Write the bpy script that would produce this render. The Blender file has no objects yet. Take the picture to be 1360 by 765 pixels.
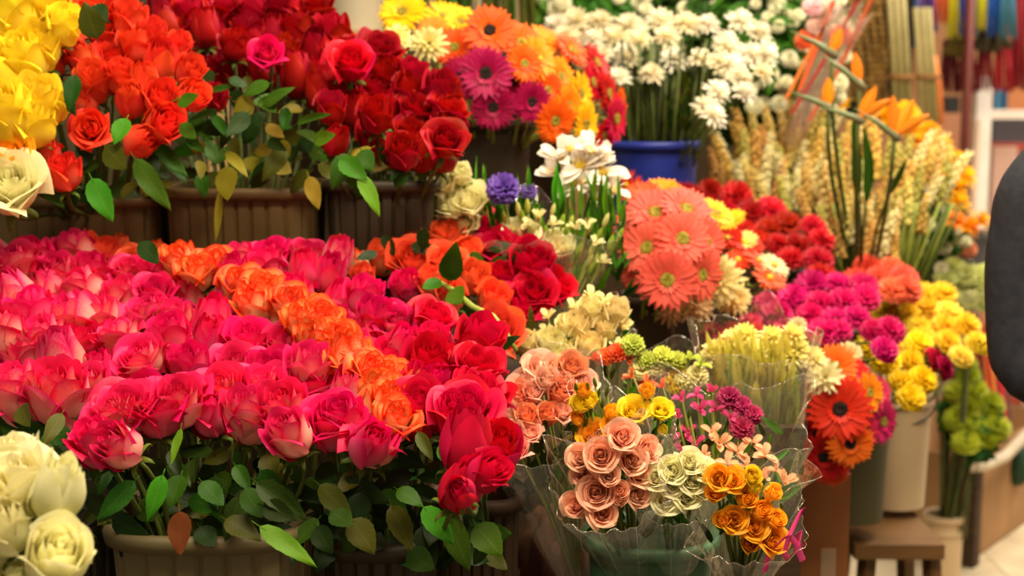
import bpy, math, random
import numpy as np
from mathutils import Matrix, Vector

# ------------------------------------------------------------------ camera, world, lights, exposure
SC = bpy.context.scene
COL = SC.collection
FPX = 1964.0
CAM = Vector((0.0, 0.0, 1.5))
PITCH = math.radians(8.17)

cd = bpy.data.cameras.new('camera')
cam = bpy.data.objects.new('camera', cd)
COL.objects.link(cam)
cam.location = CAM
cam.rotation_euler = (math.radians(90) - PITCH, 0, 0)
cd.sensor_width = 36.0
cd.lens = 36.0 * FPX / 1360.0
cd.clip_start = 0.05
cd.dof.use_dof = True
cd.dof.focus_distance = 1.62
cd.dof.aperture_fstop = 4.8
SC.camera = cam

SC.view_settings.view_transform = 'Standard'
SC.view_settings.look = 'None'
SC.view_settings.gamma = 1.0
SC.view_settings.exposure = 0.55

W = bpy.data.worlds.new('market_air')
SC.world = W
W.use_nodes = True
bg = W.node_tree.nodes['Background']
bg.inputs[0].default_value = (1.0, 0.80, 0.56, 1)
bg.inputs[1].default_value = 0.22


def area(name, loc, target, sx, sy, energy, color):
    l = bpy.data.lights.new(name, 'AREA')
    l.shape = 'RECTANGLE'
    l.size, l.size_y = sx, sy
    l.energy, l.color = energy, color
    o = bpy.data.objects.new(name, l)
    COL.objects.link(o)
    o.location = loc
    o.rotation_euler = (Vector(target) - Vector(loc)).to_track_quat('-Z', 'Y').to_euler()
    return o


area('stall_lamp_near', (0.1, 0.75, 3.1), (0.0, 1.75, 1.1), 1.7, 0.5, 51, (1.0, 0.86, 0.62))
area('stall_lamp_far', (1.2, 2.1, 3.2), (0.8, 3.0, 1.0), 1.6, 0.6, 66, (1.0, 0.86, 0.60))
area('hall_daylight_fill', (3.2, 5.2, 4.4), (2.2, 5.6, 0.5), 3.0, 2.6, 210, (1.0, 0.90, 0.76))  # unseen area light, added to stand in for daylight over the hall

SP, CP = math.sin(PITCH), math.cos(PITCH)


def P(px, py, Y):
    """World point seen along pixel (px, py) that lies Y metres in front of the stall visitor."""
    dx, dy = (px - 680.0) / FPX, (382.5 - py) / FPX
    t = Y / (CP + SP * dy)
    return Vector((dx * t, Y, CAM.z + (dy * CP - SP) * t))


def mpp(Y):
    return Y / CP / FPX


# ------------------------------------------------------------------ colours and materials
rnd = random.Random(7)


def lin(h, a=1.0):
    h = h.lstrip('#')
    c = [int(h[i:i + 2], 16) / 255 for i in (0, 2, 4)]
    return tuple((x / 12.92 if x <= 0.04045 else ((x + 0.055) / 1.055) ** 2.4) for x in c) + (a,)


MATS = {}


def nm(name):
    m = bpy.data.materials.new(name)
    m.use_nodes = True
    nt = m.node_tree
    b = nt.nodes['Principled BSDF']
    return m, nt, b


def mth(nt, op, a, b=None, clamp=False):
    n = nt.nodes.new('ShaderNodeMath')
    n.operation = op
    n.use_clamp = clamp
    for i, v in enumerate((a, b)):
        if v is None:
            continue
        if isinstance(v, (int, float)):
            n.inputs[i].default_value = v
        else:
            nt.links.new(v, n.inputs[i])
    return n.outputs[0]


def mixc(nt, f, a, b, mode='MIX'):
    n = nt.nodes.new('ShaderNodeMix')
    n.data_type = 'RGBA'
    n.blend_type = mode
    for i, v in ((0, f), (6, a), (7, b)):
        if isinstance(v, (int, float, tuple)):
            n.inputs[i].default_value = v
        else:
            nt.links.new(v, n.inputs[i])
    return n.outputs[2]


def ramp(nt, f, stops):
    n = nt.nodes.new('ShaderNodeValToRGB')
    nt.links.new(f, n.inputs[0])
    e = n.color_ramp.elements
    while len(e) < len(stops):
        e.new(0.5)
    for k, (p, c) in enumerate(stops):
        e[k].position = p
        e[k].color = c
    return n.outputs[0]


def noise(nt, scale, detail=3, coord='Object', stretch=None):
    tc = nt.nodes.new('ShaderNodeTexCoord')
    n = nt.nodes.new('ShaderNodeTexNoise')
    n.inputs['Scale'].default_value = scale
    n.inputs['Detail'].default_value = detail
    v = tc.outputs[coord]
    if stretch:
        mp = nt.nodes.new('ShaderNodeMapping')
        mp.inputs['Scale'].default_value = stretch
        nt.links.new(v, mp.inputs[0])
        v = mp.outputs[0]
    nt.links.new(v, n.inputs['Vector'])
    return n.outputs[0]


def vary(nt, col, hue=0.02, val=0.25, sat=0.0):
    oi = nt.nodes.new('ShaderNodeObjectInfo')
    r = oi.outputs['Random']
    r2 = mth(nt, 'FRACT', mth(nt, 'MULTIPLY', r, 17.31))
    h = nt.nodes.new('ShaderNodeHueSaturation')
    nt.links.new(mth(nt, 'ADD', mth(nt, 'MULTIPLY', r, hue), 0.5 - hue / 2), h.inputs['Hue'])
    nt.links.new(mth(nt, 'ADD', mth(nt, 'MULTIPLY', r2, val), 1 - val / 2), h.inputs['Value'])
    nt.links.new(col, h.inputs['Color'])
    return h.outputs[0]


def petal_mat(name, base, edge, inner=None, lo=0.35, hi=0.95, trans=0.28, rough=0.5, hue=0.015, val=0.22):
    """Petal: pale foot, coloured margin, its inner face its own colour; a little light comes through."""
    if name in MATS:
        return MATS[name]
    m, nt, b = nm(name)
    uv = nt.nodes.new('ShaderNodeUVMap')
    sx = nt.nodes.new('ShaderNodeSeparateXYZ')
    nt.links.new(uv.outputs[0], sx.inputs[0])
    u2 = mth(nt, 'POWER', mth(nt, 'ABSOLUTE', mth(nt, 'SUBTRACT', mth(nt, 'MULTIPLY', sx.outputs[0], 2.0), 1.0)), 2.0)
    f = mth(nt, 'ADD', sx.outputs[1], mth(nt, 'MULTIPLY', u2, 0.35))
    f = mth(nt, 'ADD', f, mth(nt, 'MULTIPLY', mth(nt, 'SUBTRACT', noise(nt, 60, 2), 0.5), 0.5))
    c = ramp(nt, f, [(lo, lin(base)), (hi, lin(edge))])
    if inner:
        g = nt.nodes.new('ShaderNodeNewGeometry')
        c = mixc(nt, g.outputs['Backfacing'], c, ramp(nt, f, [(lo + .15, lin(inner)), (hi + .1, lin(edge))]))
    c = vary(nt, c, hue, val)
    nt.links.new(c, b.inputs['Base Color'])
    b.inputs['Roughness'].default_value = rough
    b.inputs['Specular IOR Level'].default_value = 0.3
    t = nt.nodes.new('ShaderNodeBsdfTranslucent')
    nt.links.new(c, t.inputs[0])
    mx = nt.nodes.new('ShaderNodeMixShader')
    mx.inputs[0].default_value = trans
    nt.links.new(b.outputs[0], mx.inputs[1])
    nt.links.new(t.outputs[0], mx.inputs[2])
    nt.links.new(mx.outputs[0], nt.nodes['Material Output'].inputs[0])
    MATS[name] = m
    return m


def leaf_mat(name, top, under, rough=0.5, trans=0.12, hue=0.05, val=0.6):
    if name in MATS:
        return MATS[name]
    m, nt, b = nm(name)
    uv = nt.nodes.new('ShaderNodeUVMap')
    sx = nt.nodes.new('ShaderNodeSeparateXYZ')
    nt.links.new(uv.outputs[0], sx.inputs[0])
    u = mth(nt, 'ABSOLUTE', mth(nt, 'SUBTRACT', mth(nt, 'MULTIPLY', sx.outputs[0], 2.0), 1.0))
    side = mth(nt, 'PINGPONG', mth(nt, 'SUBTRACT', mth(nt, 'MULTIPLY', sx.outputs[1], 9.0), mth(nt, 'MULTIPLY', u, 1.8)), 0.5)
    vein = mth(nt, 'MAXIMUM', mth(nt, 'LESS_THAN', u, 0.07), mth(nt, 'LESS_THAN', side, 0.05))
    g = nt.nodes.new('ShaderNodeNewGeometry')
    c = mixc(nt, g.outputs['Backfacing'], lin(top), lin(under))
    c = mixc(nt, mth(nt, 'MULTIPLY', vein, 0.35), c, lin(under))
    c = mixc(nt, mth(nt, 'MULTIPLY', noise(nt, 30, 3), 0.3), c, (0.02, 0.02, 0.005, 1))
    c = vary(nt, c, hue, val)
    nt.links.new(c, b.inputs['Base Color'])
    b.inputs['Roughness'].default_value = rough
    b.inputs['Specular IOR Level'].default_value = 0.16
    t = nt.nodes.new('ShaderNodeBsdfTranslucent')
    nt.links.new(c, t.inputs[0])
    mx = nt.nodes.new('ShaderNodeMixShader')
    mx.inputs[0].default_value = trans
    nt.links.new(b.outputs[0], mx.inputs[1])
    nt.links.new(t.outputs[0], mx.inputs[2])
    nt.links.new(mx.outputs[0], nt.nodes['Material Output'].inputs[0])
    MATS[name] = m
    return m


def plain(name, c1, c2=None, rough=0.6, scale=12, stretch=None, bump=0.0, spec=0.4, metal=0.0):
    if name in MATS:
        return MATS[name]
    m, nt, b = nm(name)
    n = noise(nt, scale, 4, 'Object', stretch)
    c = ramp(nt, n, [(0.3, lin(c1)), (0.72, lin(c2 or c1))])
    nt.links.new(c, b.inputs['Base Color'])
    b.inputs['Roughness'].default_value = rough
    b.inputs['Specular IOR Level'].default_value = spec
    b.inputs['Metallic'].default_value = metal
    if bump:
        bp = nt.nodes.new('ShaderNodeBump')
        bp.inputs['Strength'].default_value = bump
        bp.inputs['Distance'].default_value = 0.01
        nt.links.new(n, bp.inputs['Height'])
        nt.links.new(bp.outputs[0], b.inputs['Normal'])
    MATS[name] = m
    return m


def film_mat(name, tint='#fff6e4', gloss=0.07, haze=0.03):
    if name in MATS:
        return MATS[name]
    m, nt, b = nm(name)
    nt.nodes.remove(b)
    tr = nt.nodes.new('ShaderNodeBsdfTransparent')
    tr.inputs[0].default_value = (0.97, 0.96, 0.94, 1)
    gl = nt.nodes.new('ShaderNodeBsdfGlossy')
    gl.inputs['Roughness'].default_value = 0.07
    gl.inputs[0].default_value = lin(tint)
    df = nt.nodes.new('ShaderNodeBsdfTranslucent')
    df.inputs[0].default_value = lin(tint)
    lw = nt.nodes.new('ShaderNodeLayerWeight')
    lw.inputs[0].default_value = 0.35
    bp = nt.nodes.new('ShaderNodeBump')
    bp.inputs['Strength'].default_value = 0.6
    bp.inputs['Distance'].default_value = 0.02
    nt.links.new(noise(nt, 22, 3), bp.inputs['Height'])
    nt.links.new(bp.outputs[0], gl.inputs['Normal'])
    f = mth(nt, 'ADD', mth(nt, 'MULTIPLY', lw.outputs['Facing'], 0.22), gloss, True)
    m1 = nt.nodes.new('ShaderNodeMixShader')
    nt.links.new(f, m1.inputs[0])
    nt.links.new(tr.outputs[0], m1.inputs[1])
    nt.links.new(gl.outputs[0], m1.inputs[2])
    m2 = nt.nodes.new('ShaderNodeMixShader')
    m2.inputs[0].default_value = haze
    nt.links.new(m1.outputs[0], m2.inputs[1])
    nt.links.new(df.outputs[0], m2.inputs[2])
    nt.links.new(m2.outputs[0], nt.nodes['Material Output'].inputs[0])
    MATS[name] = m
    return m


# ------------------------------------------------------------------ mesh kit
class MB:
    def __init__(s):
        s.v, s.f, s.uv, s.n = [], [], [], 0

    def grid(s, X, UV=None, wrap=False, flip=False):
        """X: array (nv, nu, 3): rows along v."""
        nv, nu = X.shape[:2]
        if UV is None:
            U, V = np.meshgrid(np.linspace(0, 1, nu), np.linspace(0, 1, nv))
            UV = np.stack([U, V], -1)
        s.v.append(X.reshape(-1, 3))
        s.uv.append(UV.reshape(-1, 2))
        b = s.n
        m = nu if wrap else nu - 1
        for j in range(nv - 1):
            for i in range(m):
                k = (i + 1) % nu
                q = (b + j * nu + i, b + j * nu + k, b + (j + 1) * nu + k, b + (j + 1) * nu + i)
                s.f.append(q[::-1] if flip else q)
        s.n += nv * nu

    def poly(s, pts, faces):
        b = s.n
        s.v.append(np.array(pts, float))
        s.uv.append(np.full((len(pts), 2), 0.5))
        s.f += [tuple(b + i for i in f) for f in faces]
        s.n += len(pts)

    def box(s, lo, hi, M=None):
        x0, y0, z0 = lo
        x1, y1, z1 = hi
        p = [(x0, y0, z0), (x1, y0, z0), (x1, y1, z0), (x0, y1, z0), (x0, y0, z1), (x1, y0, z1), (x1, y1, z1), (x0, y1, z1)]
        if M is not None:
            p = [tuple(M @ Vector(q)) for q in p]
        s.poly(p, [(0, 3, 2, 1), (4, 5, 6, 7), (0, 1, 5, 4), (1, 2, 6, 5), (2, 3, 7, 6), (3, 0, 4, 7)])

    def tube(s, pts, r, sides=6, cap=True):
        pts = np.array([tuple(p) for p in pts], float)
        n = len(pts)
        r = np.full(n, r) if np.isscalar(r) else np.array(r, float)
        T = np.gradient(pts, axis=0)
        T /= np.linalg.norm(T, axis=1)[:, None] + 1e-12
        ref = np.array([0.31, 0.9, 0.2]) if abs(T[0] @ np.array([0.31, 0.9, 0.2])) < 0.85 else np.array([1.0, 0, 0])
        A = np.cross(T, ref)
        A /= np.linalg.norm(A, axis=1)[:, None] + 1e-12
        B = np.cross(T, A)
        a = np.linspace(0, 2 * np.pi, sides, endpoint=False)
        X = pts[:, None] + r[:, None, None] * (np.cos(a)[None, :, None] * A[:, None] + np.sin(a)[None, :, None] * B[:, None])
        b0 = s.n
        s.grid(X, wrap=True)
        if cap:
            s.f.append(tuple(b0 + i for i in range(sides))[::-1])
            s.f.append(tuple(b0 + (n - 1) * sides + i for i in range(sides)))

    def lathe(s, prof, sides=20, M=None):
        a = np.linspace(0, 2 * np.pi, sides, endpoint=False)
        X = np.array([[(r * math.cos(t), r * math.sin(t), z) for t in a] for r, z in prof])
        if M is not None:
            R = np.array(M.to_3x3())
            X = X @ R.T + np.array(M.translation)
        s.grid(X, wrap=True)

    def blob(s, c, rx, ry, rz, nu=10, nv=6):
        t = np.linspace(0.02, np.pi - 0.02, nv)
        a = np.linspace(0, 2 * np.pi, nu, endpoint=False)
        X = np.stack([rx * np.sin(t)[:, None] * np.cos(a)[None], ry * np.sin(t)[:, None] * np.sin(a)[None], -rz * np.cos(t)[:, None] * np.ones_like(a)[None]], -1) + np.array(c)
        s.grid(X, wrap=True)

    def mesh(s, name, mat, smooth=True):
        me = bpy.data.meshes.new(name)
        V = np.concatenate(s.v)
        UV = np.concatenate(s.uv)
        me.from_pydata(V.tolist(), [], s.f)
        l = me.uv_layers.new(name='UVMap')
        idx = np.empty(len(me.loops), np.int32)
        me.loops.foreach_get('vertex_index', idx)
        l.data.foreach_set('uv', UV[idx].astype(np.float32).ravel())
        if smooth:
            me.polygons.foreach_set('use_smooth', np.ones(len(me.polygons), bool))
        if mat:
            me.materials.append(mat)
        me.update()
        return me


CACHE = {}


def recolor(me, mat):
    k = (me.name, mat.name)
    if k not in CACHE:
        c = me.copy()
        c.materials.clear()
        c.materials.append(mat)
        CACHE[k] = c
    return CACHE[k]


def ob(name, mesh, parent=None, M=None):
    o = bpy.data.objects.new(name, mesh)
    COL.objects.link(o)
    if parent is not None:
        o.parent = parent
    if M is not None:
        o.matrix_basis = M
    return o


def thing(o, label, cat, group=None):
    o['label'] = label
    o['category'] = cat
    if group:
        o['group'] = group
    return o


def structure(o):
    o['kind'] = 'structure'
    return o


def empty(name, M, label=None, cat=None, group=None):
    o = ob(name, None, None, M)
    o.empty_display_size = 0.02
    if label:
        thing(o, label, cat, group)
    return o


def orient(axis, up=Vector((0, 0, 1))):
    z = Vector(axis).normalized()
    y = up - z * up.dot(z)
    if y.length < 1e-3:
        y = Vector((0, 1, 0)) - z * z.y
    y.normalize()
    x = y.cross(z)
    return Matrix((x, y, z)).transposed().to_4x4()


def TR(loc, axis, s=1.0, roll=0.0):
    return Matrix.Translation(loc) @ orient(axis) @ Matrix.Rotation(roll, 4, 'Z') @ Matrix.Scale(s, 4)


def world_child(name, mesh, root, Mw):
    return ob(name, mesh, root, root.matrix_basis.inverted() @ Mw)


# ------------------------------------------------------------------ flower meshes (unit: bloom about 1 wide unless said)
def sm(x):
    x = np.clip(x, 0, 1)
    return x * x * (3 - 2 * x)


def petal_grid(phi0, hw, R, H, prof, curl, seed, nu=7, nv=7, tip=0.1, z0=0.0):
    u = np.linspace(-1, 1, nu)[None, :]
    v = np.linspace(0, 1, nv)[:, None]
    pr = np.interp(v[:, 0], prof[0], prof[1])[:, None]
    a = phi0 + u * hw * (1 - 0.16 * v ** 4) + 0.05 * np.sin(3 * v + seed)
    top = 1 - 0.26 * np.abs(u) ** 3.2
    vv = v * top + tip * v ** 3 * (0.5 + 0.5 * np.cos(np.pi * np.clip(np.abs(u) * 1.5, 0, 1)))
    r = R * pr * (1 + 0.07 * u + 0.03 * np.sin(2.7 * u + seed) * v)
    c = np.clip((v - 0.62) / 0.38, 0, 1)
    ce = curl * (0.65 + 0.35 * u ** 2 * (1 + 0.5 * np.sin(seed)))
    r = r + ce * R * c ** 1.7
    z = z0 + H * vv - ce * H * 0.42 * c ** 2.4 + 0.02 * H * np.sin(5 * u + 2 * seed) * v ** 2
    return np.stack([r * np.cos(a), r * np.sin(a), z + 0 * a], -1)


PR_BUD = ([0, .08, .22, .42, .65, .85, 1], [.10, .48, .80, .98, .95, .76, .62])
PR_HALF = ([0, .08, .22, .42, .65, .85, 1], [.10, .48, .80, 1.0, 1.0, .92, .92])
PR_OPEN = ([0, .08, .22, .42, .65, .85, 1], [.12, .50, .80, 1.0, 1.10, 1.18, 1.26])
PR_BLOWN = ([0, .08, .22, .42, .65, .85, 1], [.14, .58, .90, 1.10, 1.24, 1.34, 1.42])
ROSE_KIND = [  # profile, R, H, outer curl, inner curl, number of outer petals
    (PR_BUD, .43, 1.22, .10, .03, 4),
    (PR_HALF, .44, 1.16, .26, .08, 5),
    (PR_OPEN, .41, 1.00, .30, .14, 5),
    (PR_BLOWN, .38, .84, .30, .16, 5),
]


def rose_meshes(kind, seed, joined=False):
    """(bloom mesh, [outer petal meshes]): a coil at the heart, two rings of petals, loose outer petals."""
    prof, R, H, cu, ci, n_out = ROSE_KIND[kind]
    r_ = random.Random(seed)
    mb = MB()
    t = np.linspace(0, 1, 30)[None, :]
    v = np.linspace(0, 1, 5)[:, None]
    turns = 2.3 * 2 * np.pi
    ang = t * turns + seed
    rr = R * (0.05 + 0.34 * t) * (0.85 + 0.25 * v ** 2)
    zz = H * (0.35 + (0.60 - 0.09 * t + 0.02 * np.sin(9 * t)) * v)
    mb.grid(np.stack([rr * np.cos(ang), rr * np.sin(ang), zz + 0 * ang], -1))
    for ring, (n, fr, fh, hw) in ((0, (3, .54, .97, 1.25)), (1, (4, .70, 1.0, 1.1)), (2, (4, .85, .99, 1.05))) + (((-1, (3, .46, .96, 1.25)), (.5, (4, .62, .99, 1.1))) if kind > 1 else ()):
        p0 = r_.random() * 6.28
        for k in range(n):
            pr2 = (prof[0], [x * (1 if i < 4 else 1 - (0.14 * (2 - ring)) * (i - 3) / 3) for i, x in enumerate(prof[1])])
            mb.grid(petal_grid(p0 + k * 2 * math.pi / n + r_.uniform(-.15, .15), hw, R * fr, H * (fh + r_.uniform(-.04, .02)), pr2, ci * (1 + max(0, ring) * .7) * r_.uniform(.7, 1.4), r_.random() * 6, 7, 7, tip=.03))
    outs = []
    p0 = r_.random() * 6.28
    for k in range(n_out):
        g = petal_grid(p0 + k * 2 * math.pi / n_out + r_.uniform(-.2, .2), 0.98, R * r_.uniform(.97, 1.08), H * r_.uniform(.86, .98), prof, cu * r_.uniform(.6, 1.8), r_.random() * 6, 9, 9, tip=r_.uniform(.0, .12))
        if joined:
            mb.grid(g)
        else:
            pb = MB()
            pb.grid(g)
            outs.append(pb.mesh('petal', None))
    return mb.mesh('bloom', None), outs


ROSES = [[rose_meshes(k, 11 * k + s) for s in range(3)] for k in range(4)]
SPRAY = [rose_meshes(k, 90 + 7 * k, joined=True)[0] for k in (1, 2, 3)]

M_STEM = plain('stem_green', '#3c4a14', '#566420', 0.5, 40)
M_STEM_PALE = plain('stem_pale_green', '#7d8a34', '#a3a94a', 0.5, 40)
M_STEM_DARK = plain('stem_dark_green', '#3a4416', '#5a6424', 0.55, 40)
M_SEPAL = leaf_mat('sepal_green', '#5c7424', '#8a9a48', 0.5, 0.2)
LEAFS = {
    'dark': leaf_mat('leaf_dark_green', '#1a3406', '#3a4a0c'),
    'mid': leaf_mat('leaf_green', '#2c5408', '#50681a'),
    'bright': leaf_mat('leaf_bright_green', '#4c8812', '#6e9028'),
    'olive': leaf_mat('leaf_olive', '#484c0e', '#666420'),
    'brown': leaf_mat('leaf_brown', '#6c4214', '#7c5020', 0.6),
    'yellow': leaf_mat('leaf_yellow', '#7c6c18', '#847424', 0.5),
}


def calyx_mesh():
    mb = MB()
    mb.lathe([(0.02, -.12), (.075, -.09), (.10, -.02), (.10, .05), (.05, .09)], 9)
    for k in range(5):
        a = k * 2 * math.pi / 5
        v = np.linspace(0, 1, 6)[:, None]
        u = np.linspace(-1, 1, 3)[None, :]
        w = 0.085 * (1 - v ** 1.3) * u
        r = 0.09 + 0.36 * np.sin(v * 1.9) + 0 * u
        z = 0.02 + 0.12 * v - 0.30 * v ** 2.2 - 0.03 * np.abs(u)
        x = r * math.cos(a) - w * math.sin(a)
        y = r * math.sin(a) + w * math.cos(a)
        mb.grid(np.stack([x, y, z + 0 * u], -1), flip=True)
    return mb.mesh('calyx', M_SEPAL)


CALYX = calyx_mesh()
STEMS = {}


def stem_mesh(tilt, length, rad, mat, bend=0.035):
    """From the bloom backwards, then turning down: TILT in degrees from upright."""
    tb = int(round(tilt / 15.0) * 15)
    lb = round(length, 2)
    k = (tb, lb, rad, mat.name)
    if k not in STEMS:
        th = math.radians(tb)
        dn = Vector((0, -math.sin(th), -math.cos(th)))
        p, d, pts = Vector((0, 0, 0)), Vector((0, 0, -1)), [Vector((0, 0, 0.003))]
        n = 9
        for i in range(n):
            f = min(1.0, (i + 1) / 4.0)
            dd = (d * (1 - f) + dn * f).normalized()
            p = p + dd * (bend * 0.6 if i < 4 else (length - 4 * bend * 0.6) / (n - 4))
            pts.append(p.copy())
        mb = MB()
        mb.tube(pts, rad, 6)
        STEMS[k] = mb.mesh('stem', mat)
    return STEMS[k]


def aim_stem(root, axis, target, rad, mat, sides=6):
    """A stem from the bloom's foot that bends into the mouth of the bucket it stands in."""
    inv = root.matrix_basis.inverted()
    p0 = root.matrix_basis.translation
    t = Vector(target)
    L = (p0 - t).length
    p1 = p0 - Vector(axis) * (L * .33)
    p2 = t + Vector((0, 0, L * .4)).lerp((p0 - t) * .4, .5)
    pts = []
    for k in range(9):
        u = k / 8
        pts.append(inv @ (p0 * (1 - u) ** 3 + p1 * 3 * u * (1 - u) ** 2 + p2 * 3 * u * u * (1 - u) + t * u ** 3))
    mb = MB()
    mb.tube(pts, rad / root.matrix_basis.to_scale().x, sides)
    return ob('stem', mb.mesh('stem', mat), root)


MOUTHS = {}


def mouth(key, p):
    """A point just inside the mouth of bucket KEY, on the side that P leans to."""
    c, hw, hd = MOUTHS[key]
    return Vector((c.x + max(-1, min(1, (p.x - c.x) / hw * .7)) * hw * .8, c.y + max(-1, min(1, (p.y - c.y) / hd * .7)) * hd * .8, c.z - .05))


def leaf_meshes():
    out = []
    for s, (fold, droop, wid, tw) in enumerate([(.25, .25, .52, .1), (.12, .45, .56, -.25), (.5, .1, .46, .3), (.06, -.15, .6, 0.1)]):
        n = 13
        v = np.linspace(0, 1, n)[:, None]
        u = np.linspace(-1, 1, 5)[None, :]
        w = wid * 0.5 * np.sin(np.pi * v ** 0.8) ** 0.75 * (1 - 0.25 * v)
        ser = 1 + 0.03 * ((np.arange(n) % 2)[:, None] * 2 - 1) * (np.abs(u) > 0.9)
        y = u * w * ser
        x = v - 0.02 * (np.abs(u) > .9)
        z = fold * np.abs(u) * w - droop * v ** 2 * 0.5 + tw * u * w * v + 0.012 * np.sin(9 * v + 3 * np.abs(u))
        X = np.stack([x + 0 * u, y, z], -1)
        UV = np.stack([(u + 1) / 2 + 0 * v, v + 0 * u], -1)
        mb = MB()
        mb.grid(X, UV, flip=True)
        mb.tube([(-.16, 0, .02), (0, 0, 0), (.1, 0, 0)], .012, 5)
        me = mb.mesh('leaf', None)
        out.append(me)
    return out


LEAF = leaf_meshes()


def leaf_world(root, base, tip, normal, tone, width=None, name='leaf'):
    d = (tip - base)
    L = d.length
    x = d.normalized()
    z = (normal - x * normal.dot(x)).normalized()
    y = z.cross(x)
    M = Matrix((x, y, z)).transposed().to_4x4()
    sy = L if width is None else width / 0.54
    M = Matrix.Translation(base) @ M @ Matrix.Diagonal((L, sy, L, 1))
    return world_child(name, recolor(rnd.choice(LEAF), LEAFS[tone]), root, M)


def strap_ring(mb, n, r0, length, width, lift, z0, seed, droop=0.3, point=0.25, nv=5, jit=0.12, cup=0.2):
    """One ring of strap-shaped ray petals; LIFT is their slope out of the plane of the bloom."""
    r_ = random.Random(seed)
    for k in range(n):
        a = 2 * math.pi * k / n + r_.uniform(-jit, jit) * 3 / n * 2
        L = length * r_.uniform(.9, 1.06)
        lf = lift + r_.uniform(-jit, jit)
        v = np.linspace(0, 1, nv)[:, None]
        u = np.linspace(-1, 1, 3)[None, :]
        w = width * (0.35 + 0.65 * np.sin(np.pi * np.clip(v * .85 + .08, 0, 1))) * np.where(v > .99, point, 1.0)
        rr = r0 + L * v * math.cos(lf) + 0 * u
        z = z0 + L * (v * math.sin(lf) - droop * v ** 2 * 0.5) + cup * w * np.abs(u) + 0 * v
        x = rr * math.cos(a) - u * w * math.sin(a)
        y = rr * math.sin(a) + u * w * math.cos(a)
        mb.grid(np.stack([x, y, z], -1), flip=True)


def gerbera_meshes(seed):
    o, i, e = MB(), MB(), MB()
    strap_ring(o, 24, .09, .41, .055, .18, .02, seed, .25)
    strap_ring(o, 22, .08, .38, .055, .30, .04, seed + 1, .25)
    strap_ring(i, 20, .06, .17, .028, .55, .05, seed + 2, .3)
    e.lathe([(.125, .03), (.12, .07), (.08, .095), (.04, .085), (.005, .075)], 16)
    r_ = random.Random(seed)
    for k in range(26):
        a, r = r_.random() * 6.28, .125 * math.sqrt(r_.random())
        e.blob((r * math.cos(a), r * math.sin(a), .085), .012, .012, .022, 5, 4)
    return o.mesh('outer_petal_ring', None), i.mesh('inner_petal_ring', None), e.mesh('eye', None)


GERB = [gerbera_meshes(s * 9) for s in range(3)]
M_EYE_DARK = plain('eye_dark', '#160606', '#2c140a', 0.9, 90)
M_EYE_OLIVE = plain('eye_olive', '#6a6a18', '#a8902a', 0.8, 90)
M_EYE_YELLOW = plain('eye_yellow', '#c8a020', '#e8c838', 0.8, 90)


def gcal():
    mb = MB()
    mb.lathe([(.02, -.13), (.06, -.10), (.12, -.03), (.14, .02)], 12)
    return mb.mesh('calyx', M_SEPAL)


GCALYX = gcal()


def carnation_mesh(seed, layers=((12, .42, 1.45), (11, .40, 1.1), (9, .40, .75), (7, .38, .42), (4, .34, .12))):
    """Frilled petals packed into a dome; each layer stands steeper."""
    r_ = random.Random(seed)
    mb = MB()
    for n, L, th in layers:
        for k in range(n):
            a = 2 * math.pi * k / n + r_.uniform(-.3, .3)
            t = th + r_.uniform(-.14, .14)
            v = np.linspace(0, 1, 4)[:, None]
            u = np.linspace(-1, 1, 6)[None, :]
            frill = 0.05 * np.array([1, -1, 1, -1, 1, -1])[None, :] * v ** 2
            w = .21 * (0.2 + v) * u
            rad = L * v * (1 - .12 * u ** 2) + frill * .8 + .02
            tt = t + .35 * v ** 2
            rr = rad * np.sin(tt) + 0.04
            zz = rad * np.cos(tt) + .03 + frill * r_.uniform(.5, 1.2)
            x = rr * math.cos(a) - w * math.sin(a)
            y = rr * math.sin(a) + w * math.cos(a)
            mb.grid(np.stack([x, y, zz], -1), flip=True)
    return mb.mesh('bloom', None)


CARN = [carnation_mesh(s) for s in range(4)]


def carn_calyx():
    mb = MB()
    mb.lathe([(.02, -.30), (.09, -.26), (.10, -.05), (.12, .06)], 9)
    return mb.mesh('calyx', M_SEPAL)


CCALYX = carn_calyx()


def mum_mesh(seed, n=15, rings=4):
    mb = MB()
    for k in range(rings):
        strap_ring(mb, n - 2 * k, .05, .43 - .045 * k, .052, .05 + .33 * k, .03 * k, seed + k, .35 if k < 2 else .1, .45, 5, .2, .3)
    return mb.mesh('bloom', None)


MUM = [mum_mesh(s * 5) for s in range(3)]
MUM_EYE = MB()
MUM_EYE.lathe([(.09, .05), (.09, .10), (.05, .14), (.005, .15)], 10)
MUM_EYE = MUM_EYE.mesh('eye', M_EYE_YELLOW)


def lily_mesh(seed, lift=.55, w=.13):
    mb = MB()
    strap_ring(mb, 3, .02, .52, w, lift, 0, seed, .5, .15, 6, .1, .5)
    strap_ring(mb, 3, .02, .50, w * .8, lift + .15, .02, seed + 3, .4, .15, 6, .1, .5)
    for k in range(5):
        a = k * 1.25
        mb.tube([(0, 0, 0), (.06 * math.cos(a), .06 * math.sin(a), .2), (.13 * math.cos(a), .13 * math.sin(a), .33)], .008, 4)
    return mb.mesh('bloom', None)


LILY = [lily_mesh(1, .5), lily_mesh(2, .75, .11), lily_mesh(3, 1.0, .12)]


def bud_mesh():
    mb = MB()
    mb.lathe([(.02, -.5), (.13, -.3), (.17, 0), (.12, .3), (.03, .5)], 9)
    return mb.mesh('bud', None)


BUD = bud_mesh()


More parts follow.
